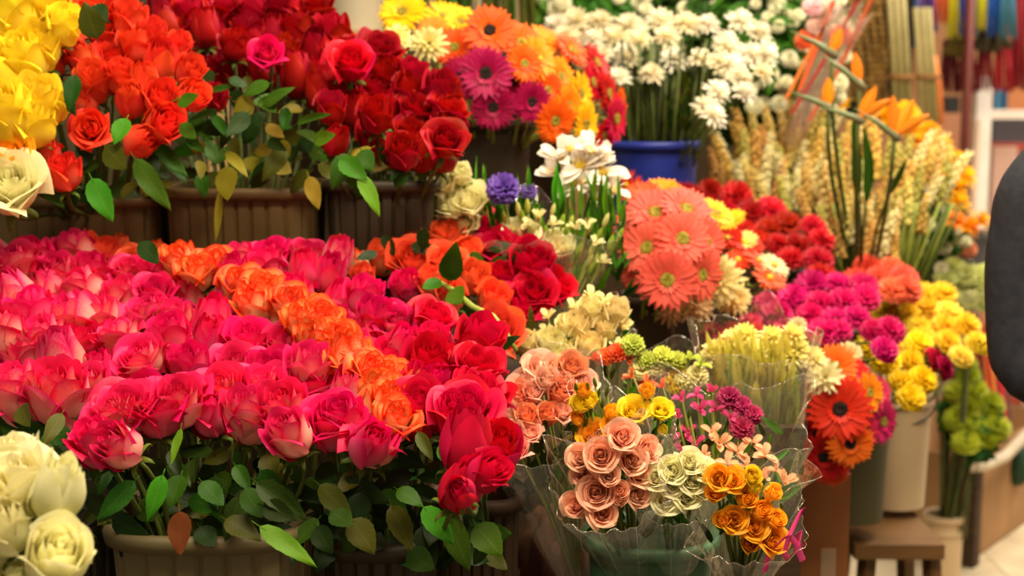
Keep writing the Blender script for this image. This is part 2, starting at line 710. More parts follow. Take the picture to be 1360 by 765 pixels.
def spike_mesh(seed, n=34):
    """A flower spike, unit tall, of little bells getting smaller upwards."""
    r_ = random.Random(seed)
    mb = MB()
    mb.tube([(0, 0, 0), (.01, 0, .5), (0, .01, 1)], .006, 4)
    for k in range(n):
        z = .02 + .98 * k / n
        a = k * 2.4 + r_.uniform(-.3, .3)
        s = (.088 - .046 * k / n) * r_.uniform(.8, 1.25)
        r = .062 * (1.1 - .6 * k / n) + .02
        M = Matrix.Translation((r * math.cos(a), r * math.sin(a), z)) @ orient((math.cos(a), math.sin(a), .6)) @ Matrix.Scale(s, 4)
        mb.lathe([(.15, -.7), (.5, -.4), (.62, .1), (.85, .6), (.3, .35)], 6, M)
    return mb.mesh('floret_spike', None)


SPIKE = [spike_mesh(s) for s in range(3)]

# ------------------------------------------------------------------ labels that single things out
ORD = ['first', 'second', 'third', 'fourth', 'fifth', 'sixth', 'seventh', 'eighth', 'ninth', 'tenth', 'eleventh', 'twelfth', 'thirteenth', 'fourteenth', 'fifteenth',
       'sixteenth', 'seventeenth', 'eighteenth', 'nineteenth', 'twentieth']


def nth_left(i, n):
    if n == 1:
        return 'alone'
    if i == 0:
        return 'leftmost'
    if i == n - 1:
        return 'rightmost'
    return ORD[i] + ' from left'


def name_rows(items, place, nrows=None):
    """items: (object, px, py, description, row or None). Rows run from the front (lowest) to the back."""
    if not items:
        return
    if items[0][4] is None:
        s = sorted(items, key=lambda t: -t[2])
        n = nrows or max(1, round(math.sqrt(len(s) / 2.2)))
        per = math.ceil(len(s) / n)
        rows = [s[k * per:(k + 1) * per] for k in range(n)]
        rows = [r for r in rows if r]
    else:
        d = {}
        for t in items:
            d.setdefault(t[4], []).append(t)
        rows = [d[k] for k in sorted(d)]
    n = len(rows)
    for k, r in enumerate(rows):
        r = sorted(r, key=lambda t: t[1])
        if n == 1:
            rt = 'in'
        elif n == 2:
            rt = ('lower', 'upper')[k] + ' row of'
        elif n == 3:
            rt = ('lowest', 'middle', 'top')[k] + ' row of'
        else:
            rt = 'front row of' if k == 0 else ('back row of' if k == n - 1 else ORD[k] + ' row of')
        for i, (o, px, py, desc, _) in enumerate(r):
            o['label'] = f'{desc}, {nth_left(i, len(r))}, {rt} {place}'


def lean_word(ax, tw):
    if ax < -.3:
        return 'leaning left'
    if ax > .3:
        return 'leaning right'
    return 'facing out' if tw > .75 else 'upright'


OPENNESS = ['tight', 'half-open', 'open', 'full-blown']


def put_rose(px, py, Y, wpx, kind, mat, ax, tw, up=1.0, group=None, name='rose', stem=.22, key=None):
    sc = wpx * mpp(Y)
    axis = Vector((ax, -tw, up)).normalized()
    H = ROSE_KIND[kind][2]
    loc = P(px, py, Y) - axis * (H * .46 * sc)
    M = Matrix.Translation(loc) @ orient(axis) @ Matrix.Scale(sc, 4)
    root = empty(name, M, 'x', 'rose', group)
    bm, outs = ROSES[kind][rnd.randrange(3)]
    R = Matrix.Rotation(rnd.random() * 6.28, 4, 'Z')
    ob('bloom', recolor(bm, mat), root, R)
    for p in outs:
        ob('petal', recolor(p, mat), root, R)
    ob('calyx', CALYX, root, R)
    tilt = math.degrees(math.acos(max(-1, min(1, axis.z))))
    if key:
        aim_stem(root, axis, mouth(key, loc), .0028, M_STEM)
    else:
        ob('stem', stem_mesh(tilt, stem, .0028, M_STEM), root, Matrix.Scale(1 / sc, 4))
    return root


def bed_key(x, Y):
    if Y > 1.80:
        return None
    return 'cream' if x < 95 else 'bedA' if x < 415 else 'bedB' if x < 575 else 'bedC'


def inside(poly, x, y):
    c = False
    n = len(poly)
    for i in range(n):
        x0, y0 = poly[i]
        x1, y1 = poly[i - 1]
        if (y0 > y) != (y1 > y) and x < (x1 - x0) * (y - y0) / (y1 - y0) + x0:
            c = not c
    return c


def fill(poly, dx, dy, jit, seed, y0=None):
    """Staggered rows from the lowest up; dx, dy may be functions of y. Yields (x, y, row)."""
    r_ = random.Random(seed)
    xs, ys = [p[0] for p in poly], [p[1] for p in poly]
    y, row = (y0 or max(ys) - 6), 0
    while y > min(ys) - 5:
        sx = dx(y) if callable(dx) else dx
        sy = dy(y) if callable(dy) else dy
        x = min(xs) + (sx / 2 if row % 2 else 0) + r_.uniform(0, .3) * sx
        got = False
        while x < max(xs):
            qx, qy = x + r_.uniform(-jit, jit) * sx, y + r_.uniform(-jit, jit) * sy
            if inside(poly, qx, qy):
                got = True
                yield qx, qy, row
            x += sx
        y -= sy
        row += 1 if got else 0


# ------------------------------------------------------------------ the hall: floor, walls, tiers
def build_floor():
    m_t = plain('floor_tile', '#b9a88c', '#d8c8a8', 0.35, 6)
    m_j = plain('floor_joint', '#6e604c', '#7c6e58', 0.8, 20)
    mb = MB()
    mb.box((-3, -1, -.06), (7, 12, -.006))
    f = structure(ob('floor', mb.mesh('floor', m_j, False)))
    tb = MB()
    s = .297
    tb.box((-s / 2, -s / 2, -.02), (s / 2, s / 2, 0))
    tm = tb.mesh('tile', m_t, False)
    for i in range(11):
        for j in range(11):
            ob('tile', tm, f, Matrix.Translation((.75 + i * .3, 3.4 + j * .3, rnd.uniform(-.001, .001))))


build_floor()
mb = MB()
mb.box((-3, 4.1, 0), (.90, 4.2, 3.2))
structure(ob('wall_stall', mb.mesh('wall', plain('stall_back_wall', '#4a3a26', '#5c4a32', .85, 3), False)))
mb = MB()
mb.box((-3, 10, 0), (7, 10.1, 4))
structure(ob('wall_back', mb.mesh('wall', plain('hall_wall', '#b07a50', '#c89468', .85, 2), False)))

M_DARKWOOD = plain('dark_wood', '#2c1c10', '#46301c', .7, 6, (1, 1, 14))
M_PLANK = plain('tan_plank', '#a07c50', '#bc9868', .6, 8, (1, 8, 1))


def shelf(name, lo, hi, z, th, label, mat, posts=True, panel=None):
    root = empty(name, Matrix.Translation((lo[0], lo[1], 0)), label, 'shelf')
    n = max(1, int((hi[1] - lo[1]) / .16))
    w = (hi[1] - lo[1]) / n
    for k in range(n):
        b = MB()
        b.box((lo[0], lo[1] + k * w + .003, z - th), (hi[0], lo[1] + (k + 1) * w - .003, z))
        world_child('plank', b.mesh('plank', mat, False), root, Matrix())
    if posts:
        for x in (lo[0] + .05, hi[0] - .05):
            for y in (lo[1] + .05, hi[1] - .05):
                b = MB()
                b.box((x - .03, y - .03, 0), (x + .03, y + .03, z - th))
                world_child('post', b.mesh('post', mat, False), root, Matrix())
    if panel:
        b = MB()
        b.box((lo[0], hi[1] - .01, panel[0]), (hi[0], hi[1] + .012, panel[1]))
        world_child('back_panel', b.mesh('panel', mat, False), root, Matrix())
    return root


shelf('flower_shelf', (-1.1, 1.28), (.42, 2.08), .74, .03, 'dark wooden shelf under the front row of rose buckets', M_DARKWOOD, True, (0, 1.0))
shelf('flower_shelf', (-1.2, 2.12), (.1, 2.62), 1.03, .03, 'dark wooden tier under the grey ribbed buckets of red roses', M_DARKWOOD)
shelf('flower_shelf', (.12, 2.2), (.37, 2.70), .86, .03, 'dark wooden tier behind the wrapped bouquets', M_DARKWOOD)
shelf('flower_shelf', (.14, 2.74), (.60, 2.93), .80, .03, 'low dark wooden tier under the magenta carnations', M_DARKWOOD)
shelf('flower_shelf', (-.30, 2.97), (.44, 3.25), 1.165, .03, 'dark wooden tier under the blue bucket', M_DARKWOOD)
shelf('flower_shelf', (-.7, 3.3), (.22, 3.95), 1.60, .035, 'tan plank shelf above the gerberas with white bucket on it', M_PLANK, True)


# ------------------------------------------------------------------ buckets
def sup(a, n, w, d):
    c, s = math.cos(a), math.sin(a)
    k = (abs(c) ** n + abs(s) ** n) ** (-1.0 / n)
    return w / 2 * k * c, d / 2 * k * s


def bucket(px, rim_y, Y, wpx, h, mat, label, depth=None, n=4.0, ribs=0, taper=.82, group=None, name='bucket', rim_mat=None, z_rim=None, rim_h=.016, handle=False, bands=0, rot=0.0, key=None):
    w = wpx * mpp(Y)
    d = depth or w
    c = P(px, rim_y, Y)
    c.y += d / 2
    if z_rim:
        c.z = z_rim
    z0 = c.z - h
    if key:
        MOUTHS[key] = (c.copy(), w / 2, d / 2)
    root = empty(name, Matrix.Translation((c.x, c.y, z0)) @ Matrix.Rotation(rot, 4, 'Z'), label, 'bucket', group)
    N = ribs * 5 if ribs else 64
    A = np.linspace(0, 2 * np.pi, N, endpoint=False)

    def loop(k, z, off=0.0, rib=0.0):
        out = []
        for a in A:
            x, y = sup(a, n, w * k, d * k)
            f = 1 + off / max(.01, math.hypot(x, y))
            if ribs and rib:
                g = abs(((a * ribs / (2 * math.pi)) % 1) - .5) * 2
                f -= rib / math.hypot(x, y) * (1 if g > .84 else 0)
            out.append((x * f, y * f, z))
        return out
    zs = [0, .004, h * .2, h * .4, h * .6, h * .8, h - rim_h * 1.2, h - rim_h]
    ks = [taper + (1 - taper) * z / h for z in zs]
    rows = [loop(k, z, 0, .004 if 0 < i < 7 else 0) for i, (k, z) in enumerate(zip(ks, zs))]
    rows += [loop(1, h, 0), loop(1, h, -.006), loop(taper, .01, -.006), loop(.05, .008)]
    b = MB()
    b.grid(np.array(rows), wrap=True)
    ob('body', b.mesh('body', mat, False), root)
    b = MB()
    b.grid(np.array([loop(1, h - rim_h, -.002), loop(1, h - rim_h, .007), loop(1, h - .004, .009), loop(1, h + .002, .006), loop(1, h + .002, -.004), loop(1, h - .01, -.006)]), wrap=True)
    ob('rim', b.mesh('rim', rim_mat or mat), root)
    for k in range(bands):
        zb = h * (.84 - .06 * k)
        b = MB()
        kk = taper + (1 - taper) * zb / h
        b.grid(np.array([loop(kk, zb - .006, .0), loop(kk, zb - .004, .005), loop(kk, zb + .004, .005), loop(kk, zb + .006, 0)]), wrap=True)
        ob('band', b.mesh('band', mat), root)
    if handle:
        pts = [(w / 2 * math.cos(t), -d / 2 * .55 - .30 * w * math.sin(t) * .6, h * .86 - .42 * w * math.sin(t)) for t in np.linspace(0, math.pi, 14)]
        b = MB()
        b.tube(pts, .0025, 6)
        ob('handle', b.mesh('handle', plain('wire', '#3a3430', '#4a443c', .4)), root)
    return root


M_GREYPL = plain('grey_brown_plastic', '#54401f', '#624c28', .55, 5, (1, 1, .3))
M_GREYDK = plain('dark_grey_plastic', '#352c1c', '#403624', .55, 5)
M_GREYFR = plain('grey_olive_plastic', '#6c6040', '#786a48', .55, 5)
M_GREENPL = plain('green_plastic', '#3c6448', '#487454', .5, 5)
M_BLUEPL = plain('blue_plastic', '#1e2c84', '#223290', .4, 5)
M_WHITEPL = plain('white_plastic', '#c2a682', '#ceb490', .45, 4)
M_OLIVEPL = plain('olive_plastic', '#443e24', '#4e482c', .6, 4)
M_BROWNPL = plain('brown_plastic', '#3a2816', '#44301c', .6, 5)

bucket(90, 262, 2.14, 226, .31, M_GREYPL, 'grey ribbed bucket holding coral roses above the pink bed', .24, 6, 32, .93, 'ribbed buckets on the upper tier', key='coral')
bucket(312, 252, 2.14, 200, .29, M_GREYPL, 'grey ribbed bucket under the dark red roses, lit front wall', .22, 6, 32, .93, 'ribbed buckets on the upper tier', key='red1')
bucket(505, 242, 2.18, 150, .30, M_GREYDK, 'dark ribbed bucket beside bouquet sleeve, under rightmost red roses', .2, 6, 28, .93, 'ribbed buckets on the upper tier', key='red2')
bucket(262, 716, 1.50, 286, .27, M_GREYFR, 'olive grey ribbed bucket under the front pink roses', .22, 3.2, 24, .84, 'ribbed buckets of the front row', key='bedA')
bucket(492, 728, 1.56, 150, .26, M_GREYDK, 'dark grey ribbed bucket under the front orange and crimson roses', .16, 2.6, 20, .84, 'ribbed buckets of the front row', key='bedB')
bucket(632, 668, 1.75, 118, .34, M_BROWNPL, 'dark brown bucket under the crimson roses, beside cellophane', .15, 4, 26, .9, 'ribbed buckets of the front row', key='bedC')
bucket(40, 700, 1.6, 220, .27, M_GREYDK, 'dark grey bucket behind the cream roses', .2, 3, 36, .84, 'ribbed buckets of the front row', key='cream')
bucket(872, 733, 1.72, 178, .22, M_GREENPL, 'green plastic bucket holding the wrapped spray bouquets', None, 2.2, 0, .85)
bucket(872, 190, 3.02, 126, .19, M_BLUEPL, 'cobalt blue plastic bucket of white carnations', None, 2, 0, .86, key='blue')
bucket(652, 162, 2.62, 104, .22, M_GREYDK, 'dark grey bucket under the magenta gerberas', .12, 3, 0, .9, key='gerb')
bucket(865, 398, 2.42, 66, .26, M_BROWNPL, 'dark brown bucket under the salmon gerberas', .1, 5, 0, .95, key='salmon')
bucket(1205, 502, 3.02, 96, .29, M_WHITEPL, 'white plastic bucket with wire handle on wooden stool', None, 2, 0, .86, rim_mat=M_WHITEPL, handle=True, bands=2, key='white')
bucket(1146, 560, 2.84, 96, .215, M_OLIVEPL, 'dark olive bucket on stool beside the white bucket', None, 2, 0, .88, key='olive')
bucket(1262, 690, 4.0, 52, .30, M_WHITEPL, 'low white pail standing on the floor under green blooms', None, 2, 0, .86, bands=1, key='pail')
bucket(466, -24, 3.32, 84, .2, plain('white_plastic_clean', '#a89c86', '#b4a892', .45, 4), 'white bucket with raised bands on the plank shelf', None, 2, 0, .9, bands=2, z_rim=1.60 + .20)
bucket(1010, 505, 2.3, 150, .24, M_BROWNPL, 'brown bucket behind the sleeve of cream chrysanthemums', .12, 3, 0, .9)
bucket(1075, 440, 2.78, 170, .2, M_BROWNPL, 'brown bucket under the magenta carnations', .16, 3, 0, .9, key='mag')
bucket(1000, 360, 2.92, 170, .2, M_BROWNPL, 'brown bucket under the red carnations', .16, 3, 0, .9, key='redc')
bucket(1185, 405, 3.2, 110, .3, M_BROWNPL, 'brown bucket of cream flower spikes behind the yellow carnations', None, 2, 0, .9, key='spike')
bucket(1258, 345, 3.72, 60, .3, M_GREYDK, 'dark grey bucket under the far yellow daisies', None, 2, 0, .9, key='daisy')
bucket(570, 470, 2.05, 150, .22, M_BROWNPL, 'brown bucket under the orange roses and trailing stem', .1, 3, 0, .9, key='orange')

# ------------------------------------------------------------------ roses
RC = {
    'pink': petal_mat('rose_pink', '#fba498', '#ea2468', '#ea1a62', .62, 1.14),
    'hot': petal_mat('rose_hot_pink', '#f06c8c', '#e61060', '#e40c5a', .4, 1.0),
    'crimson': petal_mat('rose_crimson', '#de1850', '#d80a3c', '#c80428', .3, .9),
    'coral': petal_mat('rose_coral', '#fa7858', '#f04a2c', '#ec3e20', .3, .9),
    'red': petal_mat('rose_red', '#b41420', '#b00a18', '#a80612', .3, .9, val=.45),
    'yellow': petal_mat('rose_yellow', '#f8e048', '#fce434', '#f8d420', .3, .9, .3, hue=.015, val=.1),
    'bicolor': petal_mat('rose_orange_edged', '#fff0b0', '#f04a18', '#fdc874', .55, 1.12),
    'orange': petal_mat('rose_orange_red', '#fab080', '#f26238', '#f05c30', .3, 1.0),
    'cream': petal_mat('rose_cream', '#dfe294', '#f8f2c0', '#f4eeb0', .1, .75, .3, val=.08),
    'magenta': petal_mat('rose_magenta', '#e01050', '#d4063e', '#cc0438', .3, .9),
    'peach': petal_mat('rose_peach', '#ffdcc0', '#fdc8a8', '#fcb892', .2, .9, .3),
    'golden': petal_mat('rose_golden', '#ffd850', '#ffbc2c', '#ffb020', .2, .9, .3),
}
RW = {'pink': 'pink pale-backed', 'hot': 'hot pink', 'crimson': 'crimson', 'coral': 'coral red', 'red': 'dark red', 'yellow': 'yellow', 'bicolor': 'orange-edged', 'orange': 'orange-red',
      'cream': 'cream', 'magenta': 'magenta', 'peach': 'peach', 'golden': 'golden'}

ALLROSES = []


def roses(lst, place, group, nrows=None, name=None, stem=.22, key=None):
    """lst: (px, py, Y, w, kind, colour, ax, tw, up, row)"""
    items = []
    for (px, py, Y, w, kind, c, ax, tw, up, row) in lst:
        nmn = name or {'pink': 'pink_rose', 'hot': 'pink_rose', 'crimson': 'crimson_rose', 'coral': 'coral_rose', 'red': 'red_rose', 'yellow': 'yellow_rose', 'bicolor': 'orange_rose',
                       'orange': 'orange_rose', 'cream': 'cream_rose', 'magenta': 'magenta_rose', 'peach': 'peach_rose', 'golden': 'golden_rose'}[c]
        o = put_rose(px, py, Y, w, kind, RC[c], ax, tw, up, group, nmn, stem, key(px, Y) if callable(key) else key)
        items.append((o, px, py, f'{OPENNESS[kind]} {RW[c]} rose {lean_word(ax, tw)}', row))
        ALLROSES.append((o, px, py))
    name_rows(items, place, nrows)
    return items


# cream roses, front corner
roses([(28, 650, 1.22, 92, 2, 'cream', -.25, .35, 1, None), (76, 655, 1.2, 84, 0, 'cream', .35, .25, 1, None), (12, 620, 1.27, 80, 2, 'cream', -.2, .1, 1, None),
       (74, 742, 1.17, 92, 1, 'cream', .3, .5, .6, None), (8, 705, 1.19, 74, 1, 'cream', -.3, .5, 1, None), (20, 775, 1.2, 70, 1, 'cream', -.1, .4, .8, None)],
      'the cream bunch at the corner', 'cream roses at the front corner', 2, key='cream')

# the long pink bed
BED = [(-20, 535), (45, 532), (95, 545), (128, 600), (158, 615), (200, 570), (245, 565), (290, 560), (325, 585), (360, 570), (390, 600), (440, 575), (490, 612), (535, 570), (560, 562), (590, 590),
       (612, 650), (650, 652), (672, 600), (676, 530), (655, 478), (600, 425), (530, 398), (462, 372), (448, 338), (380, 326), (300, 330), (250, 358), (200, 372), (130, 345), (60, 335), (-20, 345)]


def bedY(y):
    return 1.5 + (600 - y) / 260 * .55


def bed_colour(x, y, r_):
    # the orange-edged stripe runs diagonally through the bed
    sx = [(355, 225), (375, 275), (400, 335), (440, 405), (490, 470), (540, 520), (585, 530)]
    cx = np.interp(y, [p[0] for p in sx], [p[1] for p in sx])
    if abs(x - cx) < (20 if y > 380 else 16) and 350 < y < 600:
        return 'bicolor'
    if x > cx:
        if y > 430 and x > 560 + r_.uniform(-40, 40):
            return 'crimson'
        return 'hot' if r_.random() < .8 else 'pink'
    if x < 120:
        return 'pink' if r_.random() < .85 else 'hot'
    return 'pink' if r_.random() < .62 else 'hot'


def bed():
    r_ = random.Random(5)
    lst = []
    for x, y, row in fill(BED, lambda y: 44 + 16 * (y - 340) / 260, lambda y: 25 + 13 * (y - 340) / 260, .2, 4, 640):
        f = (y - 340) / 260
        ax = (x - 330) / 330 * .35 + r_.uniform(-.28, .28)
        tw = .30 + .12 * f + r_.uniform(-.2, .22)
        kind = r_.choice([0, 1, 1, 1, 2, 2, 2, 3] if x > 110 else [0, 0, 1, 1, 1, 2])
        lst.append((x, y + r_.uniform(-7, 7), bedY(y) + r_.uniform(-.03, .03), (53 + 20 * f) * r_.uniform(.85, 1.15) * (1.14 if x < 115 else 1), kind, bed_colour(x, y, r_), ax, tw, 1, row))
    # signature blooms along the front edge
    for x, y, w, k, c, ax, tw, up in [(160, 595, 62, 1, 'pink', -.5, .7, .7), (325, 552, 66, 1, 'pink', .05, .35, 1), (237, 540, 66, 1, 'pink', .15, .5, 1), (386, 580, 64, 1, 'pink', -.35, .5, .9),
                                      (490, 592, 66, 0, 'hot', .35, .75, .7), (168, 548, 70, 2, 'pink', .15, .5, 1), (455, 560, 62, 1, 'hot', -.1, .5, 1), (560, 540, 62, 2, 'crimson', -.2, .6, .9),
                                      (600, 555, 56, 1, 'crimson', .1, .4, 1), (645, 628, 56, 1, 'crimson', .6, .5, .5), (612, 655, 50, 0, 'crimson', -.1, .7, .5), (525, 562, 56, 2, 'bicolor', .3, .5, 1)] + [(x, y, 50 + (y - 350) * .03, k, 'bicolor', ax, .45, 1) for x, y, k, ax in [(240, 352, 1, -.2), (285, 358, 2, 0), (262, 366, 2, -.1), (318, 382, 2, .1), (350, 390, 2, .2), (338, 408, 1, -.3), (385, 408, 2, .2), (402, 432, 1, -.2), (425, 428, 2, .3), (418, 455, 1, -.1), (448, 455, 2, .3), (468, 482, 2, -.2), (492, 498, 2, .3), (505, 525, 1, -.1), (522, 535, 2, .3)]]:
        lst.append((x, y, bedY(y) - .035, w, k, c, ax, tw, up, 0 if y > 520 else int((610 - y) / 31)))
    return roses(lst, 'the pink bed', 'roses in the long pink bed', key=bed_key)


BEDITEMS = bed()
# peach stragglers at the back of the bed
roses([(128, 350, 2.1, 62, 1, 'orange', .5, .2, 1, None), (176, 350, 2.08, 36, 2, 'orange', .2, .7, .8, None), (160, 332, 2.14, 32, 0, 'orange', .2, .2, 1, None), (207, 338, 2.13, 30, 0, 'orange', .3, .3, 1, None)],
      'the peach stragglers behind pink bed', 'peach stragglers behind the pink bed', 1)

# orange-red bunch beyond the bed, with magenta ones
roses([(548, 312, 2.22, 50, 2, 'orange', -.3, .4, 1, None), (590, 318, 2.2, 50, 2, 'orange', .1, .5, 1, None), (592, 303, 2.26, 64, 2, 'magenta', .1, .5, 1, None), (640, 312, 2.26, 60, 3, 'magenta', .3, .6, .9, None),
       (510, 345, 2.16, 44, 1, 'orange', -.3, .4, 1, None), (475, 352, 2.14, 36, 0, 'bicolor', -.3, .4, 1, None), (548, 352, 2.12, 60, 2, 'orange', 0, .7, .8, None), (590, 352, 2.1, 46, 2, 'orange', .2, .6, 1, None),
       (628, 372, 2.08, 44, 1, 'orange', .3, .6, .8, None), (660, 335, 2.2, 50, 2, 'magenta', -.2, .5, 1, None), (690, 322, 2.22, 48, 3, 'magenta', .1, .5, 1, None), (705, 355, 2.14, 62, 1, 'magenta', .15, .65, .8, None),
       (735, 385, 2.14, 50, 2, 'magenta', .5, .5, .8, None), (656, 400, 2.05, 46, 1, 'orange', .2, .7, .8, None), (690, 410, 2.08, 54, 3, 'magenta', .3, .6, .8, None), (662, 440, 2.0, 56, 2, 'orange', .3, .8, .6, None),
       (540, 385, 2.06, 44, 1, 'hot', -.1, .5, 1, None), (665, 372, 2.12, 40, 1, 'magenta', 0, .4, 1, None), (482, 372, 2.08, 36, 1, 'orange', -.2, .4, 1, None), (448, 335, 2.14, 36, 0, 'bicolor', 0, .4, 1, None),
       (600, 395, 2.04, 40, 1, 'orange', 0, .5, 1, None), (620, 338, 2.18, 40, 2, 'orange', 0, .6, 1, None), (575, 378, 2.06, 42, 1, 'orange', -.2, .5, 1, None), (710, 392, 2.1, 50, 2, 'magenta', .1, .7, .7, None)],
      'the orange-magenta bunch', 'orange and magenta roses beyond the bed', 4, key='orange')

# yellow roses, upper corner
roses([(15, 25, 2.06, 76, 1, 'yellow', -.1, .5, 1, None), (62, 14, 2.1, 70, 1, 'yellow', .2, .6, .8, None), (84, 36, 2.05, 50, 1, 'yellow', .5, .5, 1, None), (32, 82, 2.02, 66, 1, 'yellow', -.1, .6, .9, None),
       (8, 62, 2.06, 70, 1, 'yellow', -.2, .5, 1, None), (52, 66, 2.04, 60, 1, 'yellow', .2, .6, .9, None), (10, 155, 1.94, 76, 1, 'yellow', -.1, .6, 1, None), (48, 140, 1.97, 66, 1, 'yellow', .2, .6, 1, None), (72, 140, 1.98, 44, 1, 'yellow', .4, .4, 1, None),
       (42, 168, 1.95, 60, 1, 'yellow', .2, .5, 1, None), (5, 108, 2.0, 60, 0, 'yellow', -.2, .6, .9, None), (16, 212, 1.93, 56, 2, 'golden', .1, .9, .7, None), (12, 252, 1.9, 80, 2, 'cream', .2, .8, .7, None), (38, 10, 2.14, 66, 2, 'yellow', .1, .4, 1, None)],
      'the yellow bunch', 'yellow roses on the upper tier', 4, key='coral')

# coral roses, upper tier
CORAL = [(122, 172, 43, 2, 0, 1.2, .35), (186, 188, 50, 0, .9, .9, .3), (216, 165, 52, 1, .6, .8, .4), (125, 112, 52, 1, .1, .6, .8), (155, 78, 46, 2, 0, .6, .9), (182, 62, 46, 1, -.1, .5, 1), (215, 85, 58, 0, .3, .7, .8),
         (251, 96, 40, 1, .5, .6, .6), (256, 130, 40, 1, .6, .6, .5), (174, 134, 50, 0, .1, .8, .7), (212, 132, 46, 1, .3, .7, .6), (68, 82, 40, 0, -.4, .5, 1), (92, 58, 42, 1, -.2, .5, 1), (138, 45, 46, 2, -.1, .5, 1),
         (108, 80, 38, 1, -.3, .5, 1), (86, 232, 46, 1, .05, .5, 1), (48, 225, 38, 0, -.2, .5, 1), (64, 205, 36, 1, -.1, .4, 1), (132, 10, 56, 2, 0, .5, 1), (170, 28, 46, 1, .2, .5, 1), (100, 22, 46, 1, -.2, .4, 1), (160, 105, 44, 1, 0, .5, 1),
         (200, 48, 42, 1, .3, .5, 1), (190, 108, 44, 0, .2, .6, .8), (238, 62, 34, 1, .4, .5, 1), (75, 30, 40, 1, -.3, .4, 1), (112, 135, 40, 1, -.3, .5, 1)]
roses([(x, y, 2.0 + .16 * (1 - min(1, y / 200)) + rnd.uniform(-.02, .02), w, k, 'coral', ax, tw, up, None) for x, y, w, k, ax, tw, up in CORAL], 'the coral bunch', 'coral roses on the upper tier', 5, key='coral')

# dark red roses
RED = [(192, -5), (445, -5), (450, 45), (505, 62), (590, 96), (625, 175), (605, 212), (545, 214), (505, 190), (460, 175), (420, 130), (345, 110), (255, 105), (200, 45)]
r_ = random.Random(3)
lst = []
for x, y, row in fill(RED, 40, 27, .2, 8):
    lst.append((x, y, 2.15 + .28 * (1 - y / 215), 48 * r_.uniform(.9, 1.1), r_.choice([0, 1, 1, 2]), 'red', (x - 400) / 300 * .3 + r_.uniform(-.25, .25), .4 + r_.uniform(-.2, .3), 1, row))
for x, y, w, k, c, ax, tw in [(355, 74, 38, 2, 'hot', 0, 1.4), (286, 132, 34, 1, 'red', .2, .8), (440, 146, 42, 1, 'red', .1, .4), (446, 188, 40, 0, 'red', .5, .7), (466, 88, 50, 2, 'crimson', .2, 1.0), (590, 190, 50, 3, 'red', .3, .9),
                              (535, 205, 46, 1, 'red', .1, .7), (500, 155, 46, 1, 'red', 0, .6), (218, 35, 42, 0, 'red', -.1, .3), (272, 40, 44, 0, 'red', 0, .3), (310, 62, 38, 1, 'red', 0, .4)]:
    lst.append((x, y, 2.06 + .28 * (1 - y / 215), w, k, c, ax, tw, 1, 0))
REDITEMS = roses([t[:9] + (None,) for t in lst], 'the dark red bunch', 'dark red roses on the upper tier', 7, 'red_rose', key=lambda x, Y: 'red1' if x < 430 else 'red2')

# leaves of the roses: one by one where the photo shows them, then the darker mass behind
def nearest(px, py):
    return min(ALLROSES, key=lambda t: (t[1] - px) ** 2 + (t[2] - py) ** 2)[0]


def leaf_px(x0, y0, x1, y1, w, Y, tone, out=.02, nrm=None):
    b, t = P(x0, y0, Y), P(x1, y1, Y - out)
    n = nrm or Vector((rnd.uniform(-.4, .4), -1, rnd.uniform(.2, .8)))
    leaf_world(nearest(x0, y0), b, t, n, tone, w * mpp(Y))


